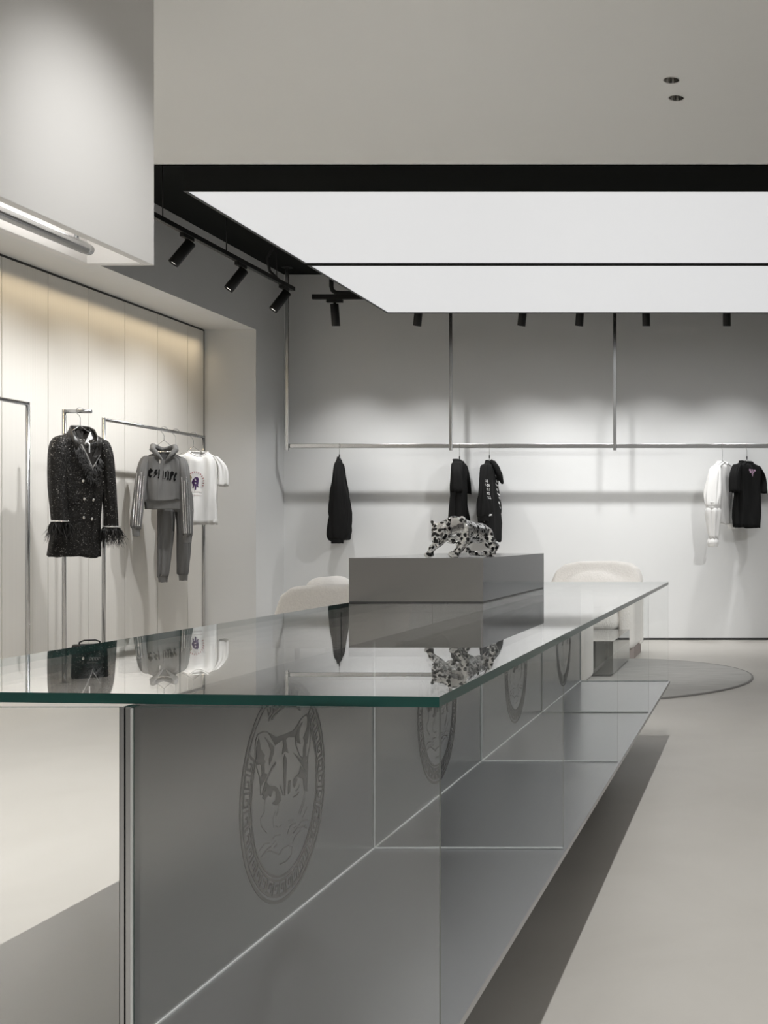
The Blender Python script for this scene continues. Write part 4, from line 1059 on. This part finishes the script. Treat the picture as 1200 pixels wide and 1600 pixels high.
# --- white printed T-shirt -------------------------------------------------------------------
WX, WY, WRZ = -4.955, 9.9, math.radians(28)
wt = thing('t_shirt', 'white short-sleeved tee with a purple panther print beside the hoodie', 't-shirt', (WX, WY, 0), rz=WRZ, group='t-shirts')
wx = lambda px: (px - 310) / 198.0
wz = lambda py: 1.05 + (838 - py) / 176.8
W2 = lambda l: [(wx(a), wz(b)) for a, b in l]
def tee(t, zt, zb, a, mats, cxs=0.0, sleeve=0.23, seed=1, slen=0.26, neck=0.045, hem_b=0.075, top_a=0.075):
    b, top = cloth('body', [(zt, 0, 0.01, top_a, 0.045), (zt - 0.02, 0, 0.005, top_a + 0.03, 0.052), (zt - 0.045, 0, 0, a * 0.92, 0.058), (zt - 0.10, 0, 0, a, 0.066), (zt - 0.28, 0, 0, a, 0.068), ((zt + zb) / 2 - 0.05, cxs * 0.5, 0, a, 0.07), (zb, cxs, 0, a * 1.03, hem_b)], mats, t, 0.050, seed, neck=neck)
    rim('neck_rib', [p + Vector((0, 0, 0.002)) for p in top], 0.006, mats, t)
    for s in (-1, 1):
        cloth('sleeve', [(zt - 0.035, s * a * 0.8, 0, 0.03, 0.04), (zt - 0.055, s * a * 0.93, 0, 0.03, 0.048), (zt - 0.14, s * (a + sleeve) * 0.5, -0.008, 0.046, 0.052), (zt - slen, s * (sleeve - 0.03), -0.012, 0.050, 0.058)], mats, t, 0.026, seed + 4 * s, closed_top=True, sq=2.2)
    return b
b = tee(wt, wz(706), wz(820), 0.152, 'white_cloth', 0.0, 0.215, 21, 0.30, hem_b=0.08)
decal('neck_label', b, [W2([(297.5, 713), (306.5, 714), (306.5, 716), (297.5, 715.5)])], [], 'label_black', wt, -0.078, side=-1)
Q = lambda l: W2([(285 + a / 11.43, 690 + bb / 11.43) for a, bb in l])
decal('panther_print', b, [Q([(165, 720), (185, 680), (220, 645), (265, 640), (290, 670), (285, 730), (275, 790), (290, 820), (262, 815), (245, 790), (240, 865), (215, 870), (218, 800), (200, 790), (195, 835), (172, 835), (185, 780), (160, 740)])], [], 'print_purple', wt, 0.004)
decal('figure_print', b, [Q([(105, 640), (130, 605), (155, 620), (165, 650), (150, 700), (145, 770), (125, 790), (125, 710)])], [], 'print_olive', wt, 0.004)
arc = [(225 + 145 * math.cos(t) * (1 if True else 1), 720 - 165 * math.sin(t)) for t in [math.radians(x) for x in range(-25, 141, 15)]]
sts = []
for k, (a, bb) in enumerate(arc):
    t = math.radians(-25 + 15 * k); ct_, sn_ = math.cos(t), -math.sin(t)
    sts += [(0.006, Q([(a - ct_ * 13, bb - sn_ * 13), (a + ct_ * 13, bb + sn_ * 13)])), (0.004, Q([(a + ct_ * 10 + sn_ * 16, bb + sn_ * 10 - ct_ * 16), (a + ct_ * 10, bb + sn_ * 10)]))]
decal('slogan_arc', b, [], sts, 'print_red', wt, 0.004)
decal('slogan_lines', b, [], [(0.009, Q([(a, y), (a + 16, y)])) for y in (900, 960) for a in range(150, 345, 26)], 'print_grey', wt, 0.004)
hanger('wire hanger holding the white panther tee', (-5.0, WY, RKZ), WRZ, 0.10, 0.13, knob=False)

# --- garments on the back rail ---------------------------------------------------------------
bz = lambda py: 1.05 + (838 - py) / 158.4
def sweater(t, zt, zb, mats, seed, a=0.21, b0=0.02, b1=0.075, zs=None, long_b=0.06, cuff_mat=None):
    b, top = cloth('body', [(zt, 0, 0, 0.05, b0), (zt - 0.03, 0, 0, 0.10, b0 + 0.004), (zt - 0.08, 0, 0, a * 0.9, b0 + 0.015), (zt - 0.25, 0, 0, a, (b0 + b1) / 2), ((zt + zb) / 2, 0, 0, a, b1 * 0.9), (zb + 0.05, 0, 0, a * 1.02, b1), (zb, 0, 0, a * 0.95, b1 * 0.9)], mats, t, 0.046, seed, neck=0.03)
    zs = zs or zb
    for s in (-1, 1):
        z_ = zs if s < 0 else zs + 0.03
        sv, _ = cloth('sleeve', [(zt - 0.05, s * a * 0.72, 0, 0.03, b0), (zt - 0.09, s * a * 0.9, 0, 0.04, b0 + 0.02), (zt - 0.3, s * (a + 0.03), 0, 0.05, long_b * 0.62), (z_ + 0.16, s * (a + 0.04), 0.0, 0.05, long_b), (z_ + 0.06, s * (a + 0.04), 0, 0.048, long_b * 0.95), (z_ + 0.045, s * (a + 0.04), 0, 0.04, long_b * 0.72)], mats, t, 0.036, seed + s, closed_top=True, sq=2.2)
        cloth('cuff', [(z_ + 0.05, s * (a + 0.04), 0, 0.04, long_b * 0.7), (z_, s * (a + 0.04), 0, 0.036, long_b * 0.66)], cuff_mat or mats, sv, 0.004, seed + 9)
    return b
def back_hang(label, x, rz, drop, kn=True):
    hanger(label, (x, RY, RZ), math.radians(rz), drop, 0.15, knob=kn)

g = thing('sweatshirt', 'black long-sleeved sweatshirt, leftmost on the back rail', 'sweatshirt', (-4.14, RY, 0), rz=math.radians(106), group='garments on the back rail')
sweater(g, bz(714), bz(843), 'black_cloth', 41, 0.20, 0.010, 0.085, bz(849), 0.085)
back_hang('wire hanger holding the leftmost black sweatshirt', -4.14, 106, 0.11)

g = thing('t_shirt', 'plain black short-sleeved tee behind the leopard on the back rail', 't-shirt', (-2.955, RY, 0), rz=math.radians(97), group='t-shirts')
tee(g, bz(719), bz(822), 0.20, 'black_cloth', 0, 0.27, 51, 0.32)
back_hang('wire hanger holding the plain black tee', -2.955, 97, 0.13)

g = thing('hoodie', 'black hoodie with white lettering on the sleeve, right of the plain black tee', 'hoodie', (-2.66, RY, 0), rz=math.radians(92), group='garments on the back rail')
b = sweater(g, bz(719), bz(846), 'black_cloth', 61, 0.20, 0.03, 0.085, bz(815), 0.065)
bm = bmesh.new()
bm_tube(bm, [(-0.06, -0.02, bz(720)), (-0.03, -0.06, bz(729)), (0.0, -0.095, bz(741)), (0.03, -0.125, bz(754))], [0.022, 0.030, 0.034, 0.012], 14)
bm_tube(bm, [(0.06, -0.02, bz(720)), (0.05, -0.06, bz(730)), (0.04, -0.09, bz(744)), (0.03, -0.125, bz(756))], [0.022, 0.030, 0.036, 0.012], 14)
solidify_form('hood', bm, 'black_cloth', g, 0.008, 3)
near = [c for c in g.children if c.name.startswith('sleeve')][0]
S = []
for k in range(5):
    z = bz(752 + 6.4 * k); S += [(0.008, [(-0.235, z), (-0.255, z)]), (0.007, [(-0.235, z), (-0.237, z - 0.022)]), (0.007, [(-0.255, z - 0.012), (-0.24, z - 0.020)])]
S2 = []
for k in range(4): S2.append((0.011, [(-0.225 - 0.012 * k, bz(800 + 2 * k)), (-0.235 - 0.012 * k, bz(810 + 2 * k))]))
S2.append((0.016, [(-0.262, bz(810)), (-0.262, bz(813))]))
decal('sleeve_lettering', near, [], S, 'white_print', near, 0.004)
decal('sleeve_motif', near, [], S2, 'white_print', near, 0.004)
decal('chest_print', b, [], [(0.015, [(-0.02 + 0.03 * (k % 2), bz(742 + 7 * k)), (0.03 * (k % 3) + 0.02, bz(746 + 7 * k))]) for k in range(8)], 'white_print', g, 0.004)
back_hang('wire hanger holding the black lettered hoodie', -2.66, 92, 0.12)

g = thing('long_sleeve_top', 'white long-sleeved top with gathered sleeves on the back rail', 'top', (-0.362, RY, 0), rz=math.radians(66), group='garments on the back rail')
b, top = cloth('body', [(bz(721), 0, 0, 0.05, 0.045), (bz(724), 0, 0, 0.09, 0.05), (bz(730), 0, 0, 0.16, 0.055), (bz(748), 0, 0, 0.18, 0.06), (bz(775), -0.01, 0, 0.17, 0.065), (bz(800), 0.0, 0, 0.16, 0.06), (bz(818), 0.02, 0, 0.15, 0.055)], 'white_cloth', g, 0.035, 71, neck=0.03)
rim('neck_rib', top, 0.006, 'white_cloth', g)
for s, ze, cx in ((-1, bz(842), -0.235), (1, bz(815), 0.22)):
    zt = bz(729)
    sv, _ = cloth('sleeve', [(zt, s * 0.13, 0, 0.03, 0.03), (zt - 0.05, s * 0.16, 0, 0.045, 0.06), (zt - 0.25, s * 0.20, 0, 0.06, 0.085), (zt - 0.37, cx, -0.01, 0.05, 0.07), (zt - 0.41, cx, -0.01, 0.042, 0.055), (zt - 0.46, cx, -0.01, 0.055, 0.07), (ze, cx, -0.015, 0.035, 0.045)], 'white_cloth', g, 0.03, 73 + s, closed_top=True, sq=2.2)
    cloth('cuff', [(ze + 0.004, cx, -0.015, 0.034, 0.042), (ze - 0.03, cx, -0.015, 0.045, 0.055), (ze - 0.072, cx, -0.015, 0.035, 0.045)], 'white_cloth', sv, 0.012, 80 + s)
    for dz in (0.36, 0.41, 0.45):
        rim('gather_cord', [(cx + 0.046 * math.cos(q), -0.01 + 0.060 * math.sin(q), zt - dz) for q in [k * PI / 10 for k in range(20)]], 0.006, 'white_cloth', sv)
back_hang('wire hanger holding the white long-sleeved top', -0.362, 66, 0.14, False)

g = thing('t_shirt', 'black tee with a small pink print, rightmost on the back rail', 't-shirt', (-0.12, RY, 0), rz=math.radians(58), group='t-shirts')
b = tee(g, bz(721), bz(824), 0.195, 'black_cloth', 0, 0.255, 91, 0.31, neck=0.02)
S = [(0.018, [(-0.068 + 0.036 * k, bz(735)), (-0.044 + 0.036 * k, bz(735))]) for k in range(4)] + [(0.018, [(-0.058 + 0.036 * k, bz(738)), (-0.032 + 0.036 * k, bz(738))]) for k in range(3)] + [(0.012, [(-0.03, bz(741)), (0.01, bz(741))]), (0.014, [(-0.015, bz(743.5)), (0.003, bz(743.5))])]
decal('pink_print', b, [], S, 'print_pink', g, 0.004)
back_hang('wire hanger holding the black tee with the pink print', -0.12, 58, 0.13)
